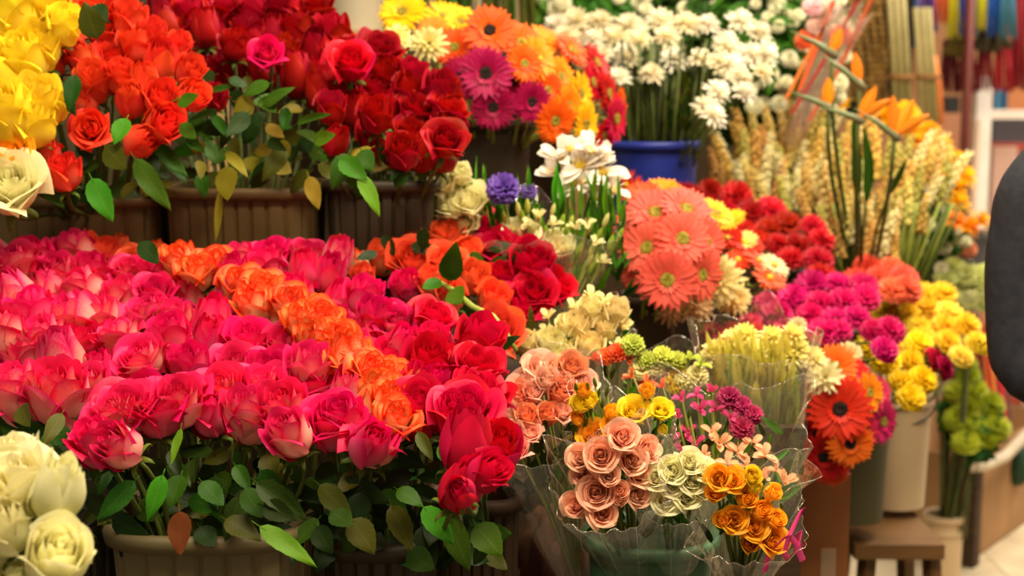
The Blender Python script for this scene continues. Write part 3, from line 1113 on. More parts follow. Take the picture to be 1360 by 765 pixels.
for a in [(178, 640, 128, 692, 34, 1.47, 'mid'), (216, 632, 196, 692, 28, 1.46, 'bright'), (240, 632, 224, 676, 42, 1.49, 'mid'), (238, 680, 241, 740, 36, 1.46, 'brown'), (268, 640, 298, 674, 30, 1.5, 'mid'),
          (300, 690, 345, 712, 36, 1.48, 'olive'), (325, 650, 350, 690, 32, 1.48, 'mid'), (342, 642, 408, 690, 42, 1.46, 'dark'), (346, 700, 420, 748, 30, 1.42, 'bright'), (366, 655, 405, 688, 44, 1.47, 'dark'), (350, 672, 395, 690, 40, 1.45, 'dark'),
          (425, 645, 470, 690, 32, 1.5, 'olive'), (468, 690, 496, 734, 42, 1.48, 'olive'), (452, 640, 520, 668, 34, 1.52, 'dark'), (520, 672, 548, 732, 42, 1.52, 'olive'), (528, 650, 560, 668, 28, 1.5, 'mid'), (563, 674, 602, 722, 34, 1.47, 'bright'),
          (596, 688, 621, 760, 38, 1.5, 'mid'), (632, 698, 666, 736, 46, 1.52, 'mid'), (440, 680, 470, 700, 30, 1.47, 'mid'), (480, 655, 470, 700, 34, 1.5, 'dark'), (600, 630, 588, 662, 22, 1.5, 'bright'), (555, 575, 575, 612, 24, 1.52, 'olive'),
          (585, 590, 598, 620, 22, 1.5, 'bright'), (240, 570, 228, 620, 14, 1.5, 'bright'), (100, 580, 45, 560, 26, 1.62, 'dark'), (98, 600, 60, 612, 30, 1.55, 'dark'), (20, 560, 55, 580, 24, 1.62, 'mid'), (130, 640, 118, 610, 16, 1.5, 'mid'),
          (210, 475, 220, 448, 16, 1.75, 'mid'), (318, 660, 300, 720, 34, 1.5, 'dark'), (150, 690, 195, 712, 36, 1.52, 'dark'), (265, 700, 285, 728, 32, 1.5, 'dark'), (420, 700, 440, 735, 36, 1.5, 'dark'), (560, 700, 575, 745, 38, 1.54, 'dark'),
          # upper tier
          (128, 50, 112, 5, 36, 1.98, 'olive'), (142, 28, 118, 10, 36, 2.0, 'dark'), (100, 100, 90, 148, 26, 1.97, 'mid'), (75, 108, 98, 150, 24, 1.98, 'dark'), (168, 158, 150, 190, 30, 1.93, 'bright'), (140, 195, 170, 226, 34, 1.93, 'olive'),
          (180, 212, 222, 278, 30, 1.98, 'mid'), (122, 238, 146, 292, 34, 1.93, 'bright'), (248, 182, 272, 202, 20, 1.98, 'mid'), (236, 138, 266, 126, 18, 1.95, 'bright'), (300, 222, 304, 268, 34, 2.02, 'yellow'), (292, 255, 287, 322, 12, 2.03, 'yellow'),
          (395, 165, 440, 150, 14, 2.02, 'mid'), (452, 212, 488, 238, 36, 1.98, 'bright'), (478, 232, 506, 284, 24, 1.97, 'bright'), (462, 205, 440, 248, 30, 2.0, 'mid'), (418, 188, 445, 178, 26, 2.0, 'bright'), (480, 200, 492, 225, 28, 2.0, 'mid'),
          (200, 190, 250, 232, 26, 2.05, 'mid'), (330, 150, 300, 182, 24, 2.05, 'dark'), (380, 200, 345, 236, 28, 2.06, 'olive'), (350, 140, 385, 112, 22, 2.05, 'mid'), (60, 250, 85, 275, 24, 2.0, 'mid'), (160, 260, 180, 240, 22, 2.0, 'olive'),
          (410, 235, 425, 280, 22, 2.02, 'yellow'), (240, 165, 262, 186, 20, 1.98, 'mid'), (205, 205, 198, 250, 20, 2.02, 'dark'),
          # beyond the bed
          (600, 368, 604, 322, 36, 2.0, 'mid'), (600, 385, 612, 402, 36, 1.98, 'bright'), (500, 335, 472, 346, 16, 2.02, 'dark'), (186, 322, 212, 352, 26, 1.95, 'dark'), (660, 465, 685, 445, 20, 1.9, 'dark'), (640, 470, 668, 478, 22, 1.9, 'mid'), (585, 372, 560, 385, 20, 2.0, 'bright')]:
    leaf_px(*a)

r_ = random.Random(21)
LOW = [(-10, 545), (100, 550), (150, 625), (300, 595), (480, 620), (560, 585), (640, 660), (668, 745), (560, 752), (430, 730), (320, 742), (120, 712), (100, 640), (-10, 600)]
for x, y, row in fill(LOW, 26, 17, .45, 13):
    a = r_.uniform(.2, math.pi - .2)
    L = r_.uniform(34, 58)
    leaf_px(x, y - 12, x + L * math.cos(a), y - 12 + L * math.sin(a) * .8, r_.uniform(24, 38), r_.uniform(1.52, 1.66), r_.choice(['dark', 'dark', 'dark', 'mid', 'mid', 'olive']), r_.uniform(-.02, .04), Vector((r_.uniform(-.8, .8), -1, r_.uniform(-.2, 1.2))))
HIGH = [(20, 200), (110, 195), (200, 205), (262, 110), (330, 105), (400, 135), (430, 190), (500, 195), (560, 225), (520, 262), (440, 245), (300, 240), (220, 262), (130, 278), (40, 262)]
for x, y, row in fill(HIGH, 24, 16, .45, 17):
    a = r_.uniform(.1, math.pi - .1)
    L = r_.uniform(26, 46)
    leaf_px(x, y - 10, x + L * math.cos(a), y - 10 + L * math.sin(a) * .8, r_.uniform(16, 28), r_.uniform(2.05, 2.25), r_.choice(['dark', 'dark', 'mid', 'mid', 'olive', 'yellow']), r_.uniform(-.02, .04), Vector((r_.uniform(-.8, .8), -1, r_.uniform(-.2, 1.2))))
for x, y, row in fill([(440, 330), (560, 300), (700, 330), (740, 420), (690, 470), (560, 400), (450, 370)], 40, 26, .45, 19):
    a = r_.uniform(.1, math.pi - .1)
    leaf_px(x, y - 10, x + 36 * math.cos(a), y - 10 + 30 * math.sin(a), 22, r_.uniform(2.08, 2.2), r_.choice(['dark', 'mid']), 0)

# the loose green shoot that trails over the orange roses
pts = [P(x, y, Y) for x, y, Y in [(578, 372, 2.06), (600, 385, 2.0), (628, 408, 1.96), (655, 420, 1.94), (670, 438, 1.93), (686, 466, 1.92)]]
sh = empty('rose_shoot', Matrix.Translation(pts[0]), 'loose bright green stem trailing across the orange-red roses', 'stem')
b = MB()
b.tube([p - pts[0] for p in pts], [.0035, .0045, .0045, .004, .0035, .003], 8)
ob('stem', b.mesh('stem', M_STEM_PALE), sh)
leaf_world(sh, P(596, 372, 2.02), P(605, 325, 1.99), Vector((0, -1, .2)), 'mid', 38 * mpp(2))


# ------------------------------------------------------------------ gerberas, carnations, chrysanthemums
def pm(c, inner=None, **k):
    return petal_mat('petal_' + c.strip('#'), c, c, inner, **k)


def put_gerbera(px, py, Y, wpx, c, ax, tw, up, group, eye=M_EYE_DARK, inner=None, stem=.26, name='gerbera', key=None):
    sc = wpx * mpp(Y)
    axis = Vector((ax, -tw, up)).normalized()
    root = empty(name, Matrix.Translation(P(px, py, Y)) @ orient(axis) @ Matrix.Scale(sc, 4), 'x', 'gerbera', group)
    o, i, e = GERB[rnd.randrange(3)]
    R = Matrix.Rotation(rnd.random() * 6, 4, 'Z')
    m = pm(c)
    ob('outer_petal_ring', recolor(o, m), root, R)
    ob('inner_petal_ring', recolor(i, pm(inner) if inner else m), root, R)
    ob('eye', recolor(e, eye), root, R)
    ob('calyx', GCALYX, root)
    if key:
        aim_stem(root, axis, mouth(key, root.location), .003, M_STEM_PALE)
    else:
        ob('stem', stem_mesh(math.degrees(math.acos(max(-1, min(1, axis.z)))), stem, .003, M_STEM_PALE), root, Matrix.Scale(1 / sc, 4))
    return root


def gerberas(lst, place, group, nrows=None, key=None):
    items = []
    for t in lst:
        px, py, Y, w, c, cn, ax, tw, up = t[:9]
        eye = {'d': M_EYE_DARK, 'o': M_EYE_OLIVE, 'y': M_EYE_YELLOW}[t[9] if len(t) > 9 else 'o']
        o = put_gerbera(px, py, Y, w, c, ax, tw, up, group, eye, key=key)
        items.append((o, px, py, f'{cn} gerbera', None))
    name_rows(items, place, nrows)


YEL, ORG, MAG, REDG, SAL, GLD = '#fcc410', '#f4600e', '#b00448', '#d01216', '#ec6450', '#fa9414'
gerberas([(535, 18, 2.66, 68, YEL, 'yellow', -.2, 1, .7), (590, 24, 2.7, 60, YEL, 'yellow', .2, .9, .9), (612, 30, 2.68, 50, YEL, 'yellow', .2, 1, .6), (575, 42, 2.66, 48, GLD, 'amber', .1, 1, .6), (650, 42, 2.55, 76, ORG, 'orange', .05, 1, .35, 'd'),
          (604, 64, 2.58, 62, ORG, 'orange', -.15, 1, .4), (645, 98, 2.5, 80, MAG, 'magenta', .05, 1, .15, 'd'), (612, 105, 2.54, 66, MAG, 'magenta', -.3, 1, .2, 'd'), (655, 142, 2.5, 66, MAG, 'magenta', .05, 1, -.1, 'd'), (705, 135, 2.55, 60, MAG, 'magenta', .4, 1, -.1, 'd'),
          (690, 58, 2.6, 66, ORG, 'orange', .6, .9, .5), (712, 78, 2.6, 66, GLD, 'amber', .8, .8, .4, 'y'), (695, 85, 2.56, 56, ORG, 'orange', .5, 1, .2), (742, 102, 2.64, 62, GLD, 'amber', .9, .7, .3), (725, 120, 2.6, 56, ORG, 'orange', .7, .8, .1),
          (735, 160, 2.56, 66, ORG, 'orange', .6, .9, -.2), (768, 125, 2.66, 66, YEL, 'yellow', 1, .5, .1), (775, 165, 2.62, 66, YEL, 'yellow', 1, .6, -.1), (790, 85, 2.78, 66, REDG, 'red', .9, .4, .5), (805, 125, 2.76, 66, REDG, 'red', 1, .4, .1),
          (815, 158, 2.74, 68, '#d4143c', 'crimson', 1, .5, -.1), (822, 138, 2.82, 50, ORG, 'orange', 1, .3, 0), (758, 68, 2.74, 60, ORG, 'orange', .7, .6, .7), (720, 55, 2.74, 56, GLD, 'amber', .4, .7, .8), (785, 110, 2.74, 60, REDG, 'red', .9, .5, .2), (800, 180, 2.72, 52, '#d4143c', 'crimson', .9, .6, -.2),
          (752, 140, 2.6, 56, GLD, 'amber', .8, .7, 0), (680, 110, 2.58, 50, MAG, 'magenta', .5, .8, .1, 'd')],
         'the mixed gerbera bunch', 'gerberas in the top middle bunch', 6, 'gerb')
gerberas([(885, 372, 2.3, 92, SAL, 'salmon', .1, 1, .15), (905, 318, 2.34, 86, SAL, 'salmon', .25, 1, .4), (860, 330, 2.34, 80, SAL, 'salmon', -.3, 1, .4), (870, 285, 2.42, 86, SAL, 'salmon', -.1, .9, .8), (910, 280, 2.42, 80, SAL, 'salmon', .3, .8, .8), (845, 300, 2.42, 70, SAL, 'salmon', -.5, .8, .7),
          (935, 320, 2.38, 74, SAL, 'salmon', .7, .8, .3), (930, 365, 2.34, 74, SAL, 'salmon', .6, .9, .1), (850, 362, 2.34, 60, SAL, 'salmon', -.5, .9, .1), (895, 345, 2.34, 70, SAL, 'salmon', .2, 1, .2), (925, 295, 2.44, 70, SAL, 'salmon', .6, .7, .7),
          (855, 262, 2.5, 60, '#ee5a28', 'orange-red', -.1, .7, 1), (880, 256, 2.52, 60, GLD, 'amber', 0, .6, 1), (950, 285, 2.56, 56, YEL, 'yellow', .5, .6, .8)],
         'the salmon gerbera bunch', 'salmon gerberas in the middle', 4, 'salmon')
gerberas([(1115, 543, 2.3, 96, '#e62a1c', 'red', -.1, 1, .15, 'd'), (1108, 488, 2.4, 70, ORG, 'orange', -.2, 1, .5), (1152, 522, 2.36, 62, GLD, 'amber', .7, .8, .2), (1095, 605, 2.32, 76, '#c81e18', 'deep red', -.2, 1, -.2, 'd'), (1128, 588, 2.3, 72, '#ee6a20', 'orange', .1, 1, -.1, 'd'),
          (1080, 545, 2.4, 70, '#c0161c', 'deep red', -.4, 1, .1, 'd'), (1170, 560, 2.42, 66, '#c41a5c', 'magenta pink', .8, .8, 0), (1165, 525, 2.46, 60, '#d83a6a', 'pink', .7, .7, .3), (1145, 575, 2.36, 60, '#d42a50', 'pink', .6, .9, 0),
          (1085, 575, 2.38, 56, '#c81e18', 'deep red', -.3, 1, -.1, 'd'), (1130, 500, 2.42, 60, '#dc1a1c', 'red', .3, .9, .5), (1105, 625, 2.36, 52, '#e04a28', 'orange-red', 0, 1, -.4)],
         'the red gerbera bunch by the carton', 'red gerberas beside the carton', 4, 'olive')


def put_head(px, py, Y, wpx, meshes, c, ax, tw, up, group, name, cat, stem=.2, calyx=CCALYX, eye=None, smat=M_STEM_PALE, inner=None, mat=None, key=None):
    sc = wpx * mpp(Y)
    axis = Vector((ax, -tw, up)).normalized()
    root = empty(name, Matrix.Translation(P(px, py, Y) - axis * .12 * sc) @ orient(axis) @ Matrix.Scale(sc, 4), 'x', cat, group)
    R = Matrix.Rotation(rnd.random() * 6, 4, 'Z')
    ob('bloom', recolor(rnd.choice(meshes), mat or pm(c, inner)), root, R)
    if calyx:
        ob('calyx', calyx, root)
    if eye:
        ob('eye', eye, root, R)
    if key:
        aim_stem(root, axis, mouth(key, root.matrix_basis.translation), .0022, smat)
    else:
        ob('stem', stem_mesh(math.degrees(math.acos(max(-1, min(1, axis.z)))), stem, .0022, smat), root, Matrix.Scale(1 / sc, 4))
    return root


def heads(poly, dx, dy, Yf, w, meshes, cols, place, group, name, cat, noun, seed, tw=.6, cx=None, extra=(), **k):
    """A bunch of like blooms over a domed patch; cols: [(colour, word)]."""
    r_ = random.Random(seed)
    xs = [p[0] for p in poly]
    cx = cx or (min(xs) + max(xs)) / 2
    hw = (max(xs) - min(xs)) / 2
    items = []
    spots = [(x, y, row, None) for x, y, row in fill(poly, dx, dy, .22, seed)] + [(x, y, 0, c) for x, y, c in extra]
    for x, y, row, c in spots:
        col, word = c or r_.choice(cols)
        ax = (x - cx) / hw * .6 + r_.uniform(-.2, .2)
        o = put_head(x, y, Yf(y), w * r_.uniform(.88, 1.12), meshes, col, ax, tw + r_.uniform(-.2, .2), 1, group, name, cat, **k)
        items.append((o, x, y, f'{word} {noun}', row if not extra else None))
    name_rows(items, place)
    return items


def lin_Y(y0, Y0, y1, Y1):
    return lambda y: Y0 + (Y1 - Y0) * (y - y0) / (y1 - y0)


heads([(895, 262), (930, 250), (1010, 262), (1060, 285), (1125, 325), (1122, 362), (1070, 372), (1035, 345), (985, 310), (940, 285)], 33, 22, lin_Y(250, 3.0, 370, 2.8), 42, CARN, [('#c01018', 'red'), ('#a80c14', 'dark red'), ('#cc1820', 'bright red')],
      'the red carnation bunch', 'red carnations', 'carnation', 'carnation', 'carnation', 31, key='redc')
heads([(1000, 400), (1050, 365), (1110, 370), (1160, 380), (1175, 430), (1210, 420), (1220, 440), (1165, 470), (1120, 452), (1060, 440), (1005, 428)], 34, 22, lin_Y(370, 2.75, 460, 2.55), 44, CARN, [('#d40a68', 'magenta'), ('#c4085c', 'deep magenta'), ('#dc1474', 'bright magenta')],
      'the magenta carnation bunch', 'magenta carnations', 'carnation', 'carnation', 'carnation', 32, key='mag')
heads([(1115, 372), (1150, 350), (1200, 358), (1232, 378), (1180, 388)], 30, 14, lin_Y(350, 3.1, 390, 2.95), 40, CARN, [('#f0684a', 'coral'), ('#ee5a3c', 'orange coral')],
      'the coral carnation bunch', 'coral carnations', 'carnation', 'carnation', 'carnation', 33, key='spike')
heads([(1150, 385), (1210, 376), (1262, 385), (1300, 415), (1308, 460), (1280, 478), (1240, 462), (1195, 425), (1160, 410)], 32, 20, lin_Y(376, 3.1, 478, 2.9), 40, CARN, [('#f6d030', 'yellow'), ('#f0c028', 'golden yellow'), ('#f8dc50', 'pale yellow')],
      'the big yellow carnation bunch', 'yellow carnations, far bunch', 'carnation', 'carnation', 'carnation', 34, key='white')
heads([(1140, 440), (1180, 430), (1225, 445), (1238, 490), (1225, 532), (1195, 530), (1180, 490), (1150, 475)], 30, 22, lin_Y(430, 2.75, 532, 2.62), 40, CARN, [('#f8d818', 'lemon yellow'), ('#f4cc10', 'yellow')],
      'the small yellow carnation bunch', 'yellow carnations, near bunch', 'carnation', 'carnation', 'carnation', 35, key='white')
heads([(1160, 478), (1185, 480), (1190, 520), (1170, 525)], 24, 22, lin_Y(470, 2.7, 520, 2.62), 34, CARN, [('#b01440', 'dark pink'), ('#c81850', 'pink')], 'the dark pink clump', 'dark pink carnations', 'carnation', 'carnation', 'carnation', 36, key='white',
      extra=[(1242, 478, ('#b81444', 'crimson')), (1255, 488, ('#a81040', 'dark pink'))])
heads([(928, 445), (945, 428), (1000, 424), (1045, 432), (1040, 455), (950, 458)], 30, 14, lin_Y(425, 2.5, 460, 2.4), 42, MUM, [('#d83048', 'rose red'), ('#e02860', 'pink'), ('#e04a3c', 'orange red')], 'the dahlia row behind the sleeve', 'rose red dahlias', 'dahlia', 'dahlia', 'dahlia', 37, key='mag', calyx=GCALYX)
heads([(1262, 480), (1285, 476), (1310, 520), (1338, 560), (1330, 592), (1290, 606), (1262, 575), (1255, 520)], 26, 20, lin_Y(476, 4.0, 606, 3.85), 40, CARN, [('#a4ac1c', 'lime green'), ('#949c14', 'green'), ('#b4bc2c', 'pale lime')],
      'the lime green bunch above the pail', 'lime green blooms', 'green_bloom', 'flower', 'bloom', 38, key='pail', stem=.4, smat=M_STEM_DARK)
# white carnations on long stems in the blue bucket
WHITE = [('#f6ecd0', 'white'), ('#f4e8c4', 'ivory'), ('#f8f0dc', 'bright white')]
heads([(722, 60), (745, 10), (830, 8), (900, 20), (985, 8), (1000, 40), (965, 60), (935, 48), (880, 55), (850, 78), (790, 72)], 36, 23, lin_Y(0, 3.3, 80, 3.08), 46, MUM, WHITE, 'the white bunch', 'white flowers in the blue bucket', 'white_chrysanthemum', 'chrysanthemum', 'chrysanthemum', 39, key='blue', calyx=GCALYX, stem=.34, smat=M_STEM,
      extra=[(x, y, rnd.choice(WHITE)) for x, y in [(968, 60), (975, 85), (1010, 40), (1000, 70), (1015, 95), (985, 100), (955, 118), (960, 82), (950, 150), (930, 75), (895, 75), (865, 95), (1020, 68), (940, 140), (820, 100), (835, 75), (990, 120)]])
# cream chrysanthemums in the clear sleeve beside the carton
CREAM = [('#f4e898', 'cream'), ('#f0e480', 'pale yellow'), ('#f6eeb0', 'ivory')]

# stray chrysanthemums
for x, y, Y, w, c, lab in [(570, 56, 2.5, 60, '#f2e49c', 'cream chrysanthemum between red roses and orange gerberas'), (530, 48, 2.56, 44, '#f2e49c', 'pale cream chrysanthemum under the yellow gerberas'),
                           (1098, 500, 2.3, 66, '#f2e8b4', 'ivory chrysanthemum above the big red gerbera'), (1076, 478, 2.4, 50, '#f2e8b4', 'ivory chrysanthemum beside the clear sleeve'), (1130, 470, 2.46, 44, '#f2e0a8', 'cream chrysanthemum under the magenta carnations'),
                           (955, 370, 2.42, 80, '#f0dc90', 'large cream chrysanthemum beside the salmon gerberas'), (925, 400, 2.4, 64, '#f0c890', 'peach cream chrysanthemum drooping over brown bucket'), (975, 395, 2.46, 58, '#f0d48c', 'cream chrysanthemum at edge of dark gap'),
                           (890, 410, 2.42, 50, '#f0c090', 'peach chrysanthemum drooping below the salmon gerberas'), (1060, 432, 2.5, 30, '#f2e8b4', 'small ivory chrysanthemum before the magenta carnations')]:
    o = put_head(x, y, Y, w, MUM, c, rnd.uniform(-.2, .4), 1.1, .5, None, 'cream_chrysanthemum', 'chrysanthemum', calyx=GCALYX, key='gerb' if x < 600 else ('salmon' if x < 1000 else 'mag'))
    o['label'] = lab
heads([(960, 300), (1000, 305), (1030, 345), (1025, 372), (985, 362), (958, 330)], 30, 24, lin_Y(300, 2.62, 372, 2.5), 46, [GERB[0][0], GERB[1][0]], [('#d42a18', 'red'), ('#e04a1c', 'orange-red'), ('#e8681c', 'orange')], 'the red-orange daisy clump', 'red-orange daisies', 'daisy', 'daisy', 'daisy', 41, key='redc', calyx=GCALYX, eye=MUM_EYE,
      extra=[(1030, 350, ('#f4d8a0', 'cream')), (985, 318, ('#f4dc80', 'pale yellow')), (968, 290, ('#f8cc30', 'yellow')), (830, 245, ('#ee4a24', 'orange-red')), (842, 250, ('#f07030', 'orange'))])

# yellow daisies near the far stall
heads([(1168, 150), (1200, 140), (1240, 165), (1275, 200), (1292, 235), (1292, 270), (1265, 275), (1245, 230), (1215, 190), (1185, 175)], 27, 20, lin_Y(140, 3.7, 280, 3.5), 42, MUM, [('#fcc410', 'yellow'), ('#f8b80c', 'golden')], 'the far yellow daisy bunch', 'far yellow daisies', 'yellow_daisy', 'daisy', 'daisy', 42, key='daisy',
      calyx=GCALYX, stem=.5, extra=[(1290, 298, ('#f8a81c', 'amber')), (1305, 290, ('#f8b820', 'golden')), (1085, 125, ('#f8c010', 'yellow')), (1110, 140, ('#f8c010', 'yellow')), (1270, 290, ('#f09030', 'orange'))])

# cream spikes
r_ = random.Random(51)
M_SPK = [pm('#f4e088'), pm('#f0d890'), pm('#ecc868'), pm('#f6ecb8'), pm('#e8b868'), pm('#d8d070')]
items = []
for (poly, dx, dy, Yf, h, seed) in [([(945, 225), (985, 180), (1040, 150), (1085, 175), (1130, 200), (1140, 250), (1120, 290), (1060, 280), (990, 262), (950, 250)], 17, 21, lin_Y(150, 3.45, 280, 3.25), 60, 61),
                                    ([(1060, 290), (1080, 220), (1130, 190), (1180, 195), (1230, 205), (1258, 235), (1230, 280), (1190, 325), (1130, 330), (1085, 315)], 17, 22, lin_Y(190, 3.3, 330, 3.1), 62, 62)]:
    for x, y, row in fill(poly, dx, dy, .35, seed):
        Y = Yf(y)
        hh = h * r_.uniform(.8, 1.2) * mpp(Y)
        ax = (x - (1040 if seed == 61 else 1130)) / 100 * .38 + r_.uniform(-.28, .28)
        axis = Vector((ax, -.12, 1)).normalized()
        base = P(x, y + 22, Y)
        o = empty('flower_spike', Matrix.Translation(base) @ orient(axis) @ Matrix.Scale(hh, 4), 'x', 'flower', 'cream flower spikes')
        ob('floret_spike', recolor(rnd.choice(SPIKE), r_.choice(M_SPK)), o)
        aim_stem(o, axis, mouth('spike', base), .0022, r_.choice([M_STEM_PALE, M_STEM]))
        items.append((o, x, y, 'cream flower spike ' + lean_word(ax, 0), None))
name_rows(items, 'the cream spike bunch', 8)
# green reedy stems below the spikes
root = empty('green_stem_bundle', Matrix.Translation(P(1190, 370, 3.2)), 'bundle of yellow-green stems under the cream flower spikes', 'stems')
for k in range(46):
    x0 = r_.uniform(1130, 1215)
    b = MB()
    x1 = 1185 + (x0 - 1172) * 1.9 + r_.uniform(-14, 14)
    Y = r_.uniform(3.15, 3.3)
    b.tube([P(x0, 400, Y), P((x0 + x1) / 2, 335, Y), P(x1, 270, Y - .02)], .0035, 5)
    world_child('stem', b.mesh('stem', r_.choice([M_STEM_PALE, M_STEM, M_STEM_PALE]),), root, Matrix())
# stems in the blue bucket
root = empty('green_stem_bundle', Matrix.Translation(P(880, 200, 3.12)), 'bundle of dark green stems standing in the blue bucket', 'stems')
for k in range(70):
    x0 = r_.uniform(826, 925)
    b = MB()
    x1 = 880 + (x0 - 876) * 1.35 + r_.uniform(-12, 12)
    Y = r_.uniform(3.06, 3.2)
    b.tube([P(x0, 215, Y), P((x0 + x1) / 2, 140, Y), P(x1, r_.uniform(50, 85), Y)], .003, 5)
    world_child('stem', b.mesh('stem', r_.choice([M_STEM_DARK, M_STEM_DARK, plain('stem_deep', '#222a0a', '#343c12', .6, 30)])), root, Matrix())
for k in range(60):
    x, y = r_.uniform(838, 935), r_.uniform(80, 180)
    leaf_world(root, P(x, y, 3.1), P(x + r_.uniform(-16, 16), y - r_.uniform(10, 34), 3.08), Vector((r_.uniform(-.6, .6), -1, .3)), r_.choice(['dark', 'dark', 'olive']), 8 * mpp(3.1))
# brown stems under the lime blooms
root = empty('green_stem_bundle', Matrix.Translation(P(1268, 700, 4.05)), 'bundle of brown-green stems in the low white pail', 'stems')
for k in range(26):
    x0 = r_.uniform(1250, 1275)
    b = MB()
    x1 = x0 + r_.uniform(0, 24)
    Y = r_.uniform(4.03, 4.12)
    b.tube([P(x0, 712, Y), P((x0 + x1) / 2, 640, Y), P(x1, 570, Y - .05)], .005, 5)
    world_child('stem', b.mesh('stem', r_.choice([M_STEM_DARK, plain('stem_brown', '#4a3416', '#6a4c22', .6, 30)])), root, Matrix())

# ------------------------------------------------------------------ leafy fillers at the back
def bush_mesh(seed, n, rx, ry, rz, size):
    r_ = random.Random(seed)
    mb = MB()
    v = np.linspace(0, 1, 4)[:, None]
    u = np.linspace(-1, 1, 3)[None, :]
    for k in range(n):
        d = Vector((r_.gauss(0, 1), r_.gauss(0, 1), r_.gauss(0, 1))).normalized() * r_.uniform(.45, 1)
        p = Vector((d.x * rx, d.y * ry, d.z * rz))
        s = size * r_.uniform(.7, 1.3)
        M = orient((d + Vector((0, -.2, .5))).normalized()) @ Matrix.Rotation(r_.random() * 6.3, 4, 'Z')
        x = u * .22 * np.sin(np.pi * (v * .9 + .07)) * s
        y = v * s
        z = .15 * s * np.abs(u) - .2 * s * v ** 2
        X = np.stack([x, y + 0 * u, z + 0 * x], -1).reshape(-1, 3) @ np.array(M.to_3x3()).T + np.array(p)
        mb.grid(X.reshape(4, 3, 3))
    return mb


M_FILL = leaf_mat('filler_green', '#3f7a20', '#6c9a3c', .5, .3)
M_FILL_D = leaf_mat('filler_dark_green', '#24541a', '#4a7a30', .5, .25)
M_DOT = pm('#f4f0d0')
for i, (x, y, Y, rx, rz, m, lab, dots) in enumerate([
        (700, 5, 3.75, 60, 38, M_FILL, 'pale green leafy filler behind the white chrysanthemums', 8), (1000, 60, 3.55, 60, 90, M_FILL, 'green leafy bush dotted with white buds beside the wrapped sleeve', 34),
        (1065, 70, 3.6, 52, 92, M_FILL, 'tall green filler with cream dots behind bird of paradise', 30), (920, 40, 3.7, 80, 60, M_FILL_D, 'dark green filler behind the white chrysanthemums', 12), (1000, 130, 3.7, 60, 60, M_FILL_D, 'dark leafy filler above the cream spikes', 6),
        (1235, 300, 3.7, 36, 60, M_FILL_D, 'dark leafy filler with grey-white specks under the yellow daisies', 16), (800, 20, 3.72, 70, 40, M_FILL, 'light green filler above the gerberas', 10), (1290, 560, 4.0, 34, 44, M_FILL_D, 'dark leaves under the lime green blooms', 0)]):
    k = mpp(Y)
    root = empty('leafy_filler', Matrix.Translation(P(x, y, Y)), lab, 'foliage')
    f = ob('foliage', bush_mesh(70 + i, 900 if rx > 40 else 400, rx * k, .14, rz * k, .05).mesh('foliage', m), root)
    f['kind'] = 'stuff'
    rr = random.Random(80 + i)
    for q in range(dots):
        a = rr.uniform(0, 6.28)
        r = math.sqrt(rr.random()) * .95
        ob('white_blossom', recolor(CARN[q % 4], M_DOT), root, TR((r * rx * k * math.cos(a), -.13 + rr.uniform(0, .05), r * rz * k * math.sin(a)), (rr.uniform(-.4, .4), -1, .5), rr.uniform(14, 26) * k))
    b = MB()
    b.tube([(0, .02, -rz * k - .25), (0, 0, 0)], .006, 6)
    ob('stem', b.mesh('stem', M_STEM_DARK), root)
# green stems behind the yellow gerberas, on the plank shelf
root = empty('green_stem_bundle', Matrix.Translation(P(620, 30, 3.4)), 'row of green stems standing on plank shelf above yellow gerberas', 'stems')
for k in range(34):
    x0 = 555 + k * 4.6 + r_.uniform(-2, 2)
    b = MB()
    Y = r_.uniform(3.35, 3.55)
    p0 = P(x0, 20, Y)
    p0.z = 1.6
    b.tube([p0, p0 + Vector((r_.uniform(-.01, .01), 0, .2)), p0 + Vector((r_.uniform(-.03, .03), 0, .42))], r_.uniform(.005, .010), 6)
    world_child('stem', b.mesh('stem', r_.choice([plain('stem_white', '#c8bc9c', '#dcd0b0', .6), M_STEM, plain('stem_vivid', '#2c6a24', '#4a8a34', .5), M_STEM_DARK])), root, Matrix())

# ------------------------------------------------------------------ bird of paradise
def bird(px, py, Y, ax, h, lab, n=2):
    k = mpp(Y)
    root = empty('bird_of_paradise', Matrix.Translation(P(px, py, Y)), lab, 'flower', 'birds of paradise')
    b = MB()   # beak-like bract
    s = 1 if ax > 0 else -1
    L = rnd.uniform(44, 66) * k
    tl = rnd.uniform(.1, .7)
    b.tube([(-s * L * .9, 0, L * tl), (-s * L * .4, 0, L * tl * .5), (0, 0, 0), (s * L * .12, 0, -L * .1)], [.001, .005, .008, .006], 8)
    ob('bract', b.mesh('bract', plain('bract', '#5c7440', '#7a6a58', .4, 20)), root)
    for q in range(n):
        v = np.linspace(0, 1, 7)[:, None]
        u = np.linspace(-1, 1, 5)[None, :]
        w = 8 * k * np.sin(np.pi * (v * .93 + .05)) ** .8 * u
        M = Matrix.Rotation((ax + (q - .5) * .55) * 1.0, 4, 'Y') @ Matrix.Rotation(rnd.uniform(-.4, .4), 4, 'Z')
        X = np.stack([w, 4 * k * np.abs(u) - 2 * k + 0 * v, h * k * v + 0 * u], -1).reshape(-1, 3) @ np.array(M.to_3x3()).T
        b = MB()
        b.grid(X.reshape(7, 5, 3))
        ob('sepal', b.mesh('sepal', pm('#fa8c18')), root)
    aim_stem(root, Vector((0, -.1, 1)), mouth('spike', root.location), .0045, M_STEM_DARK, 7)
    return root


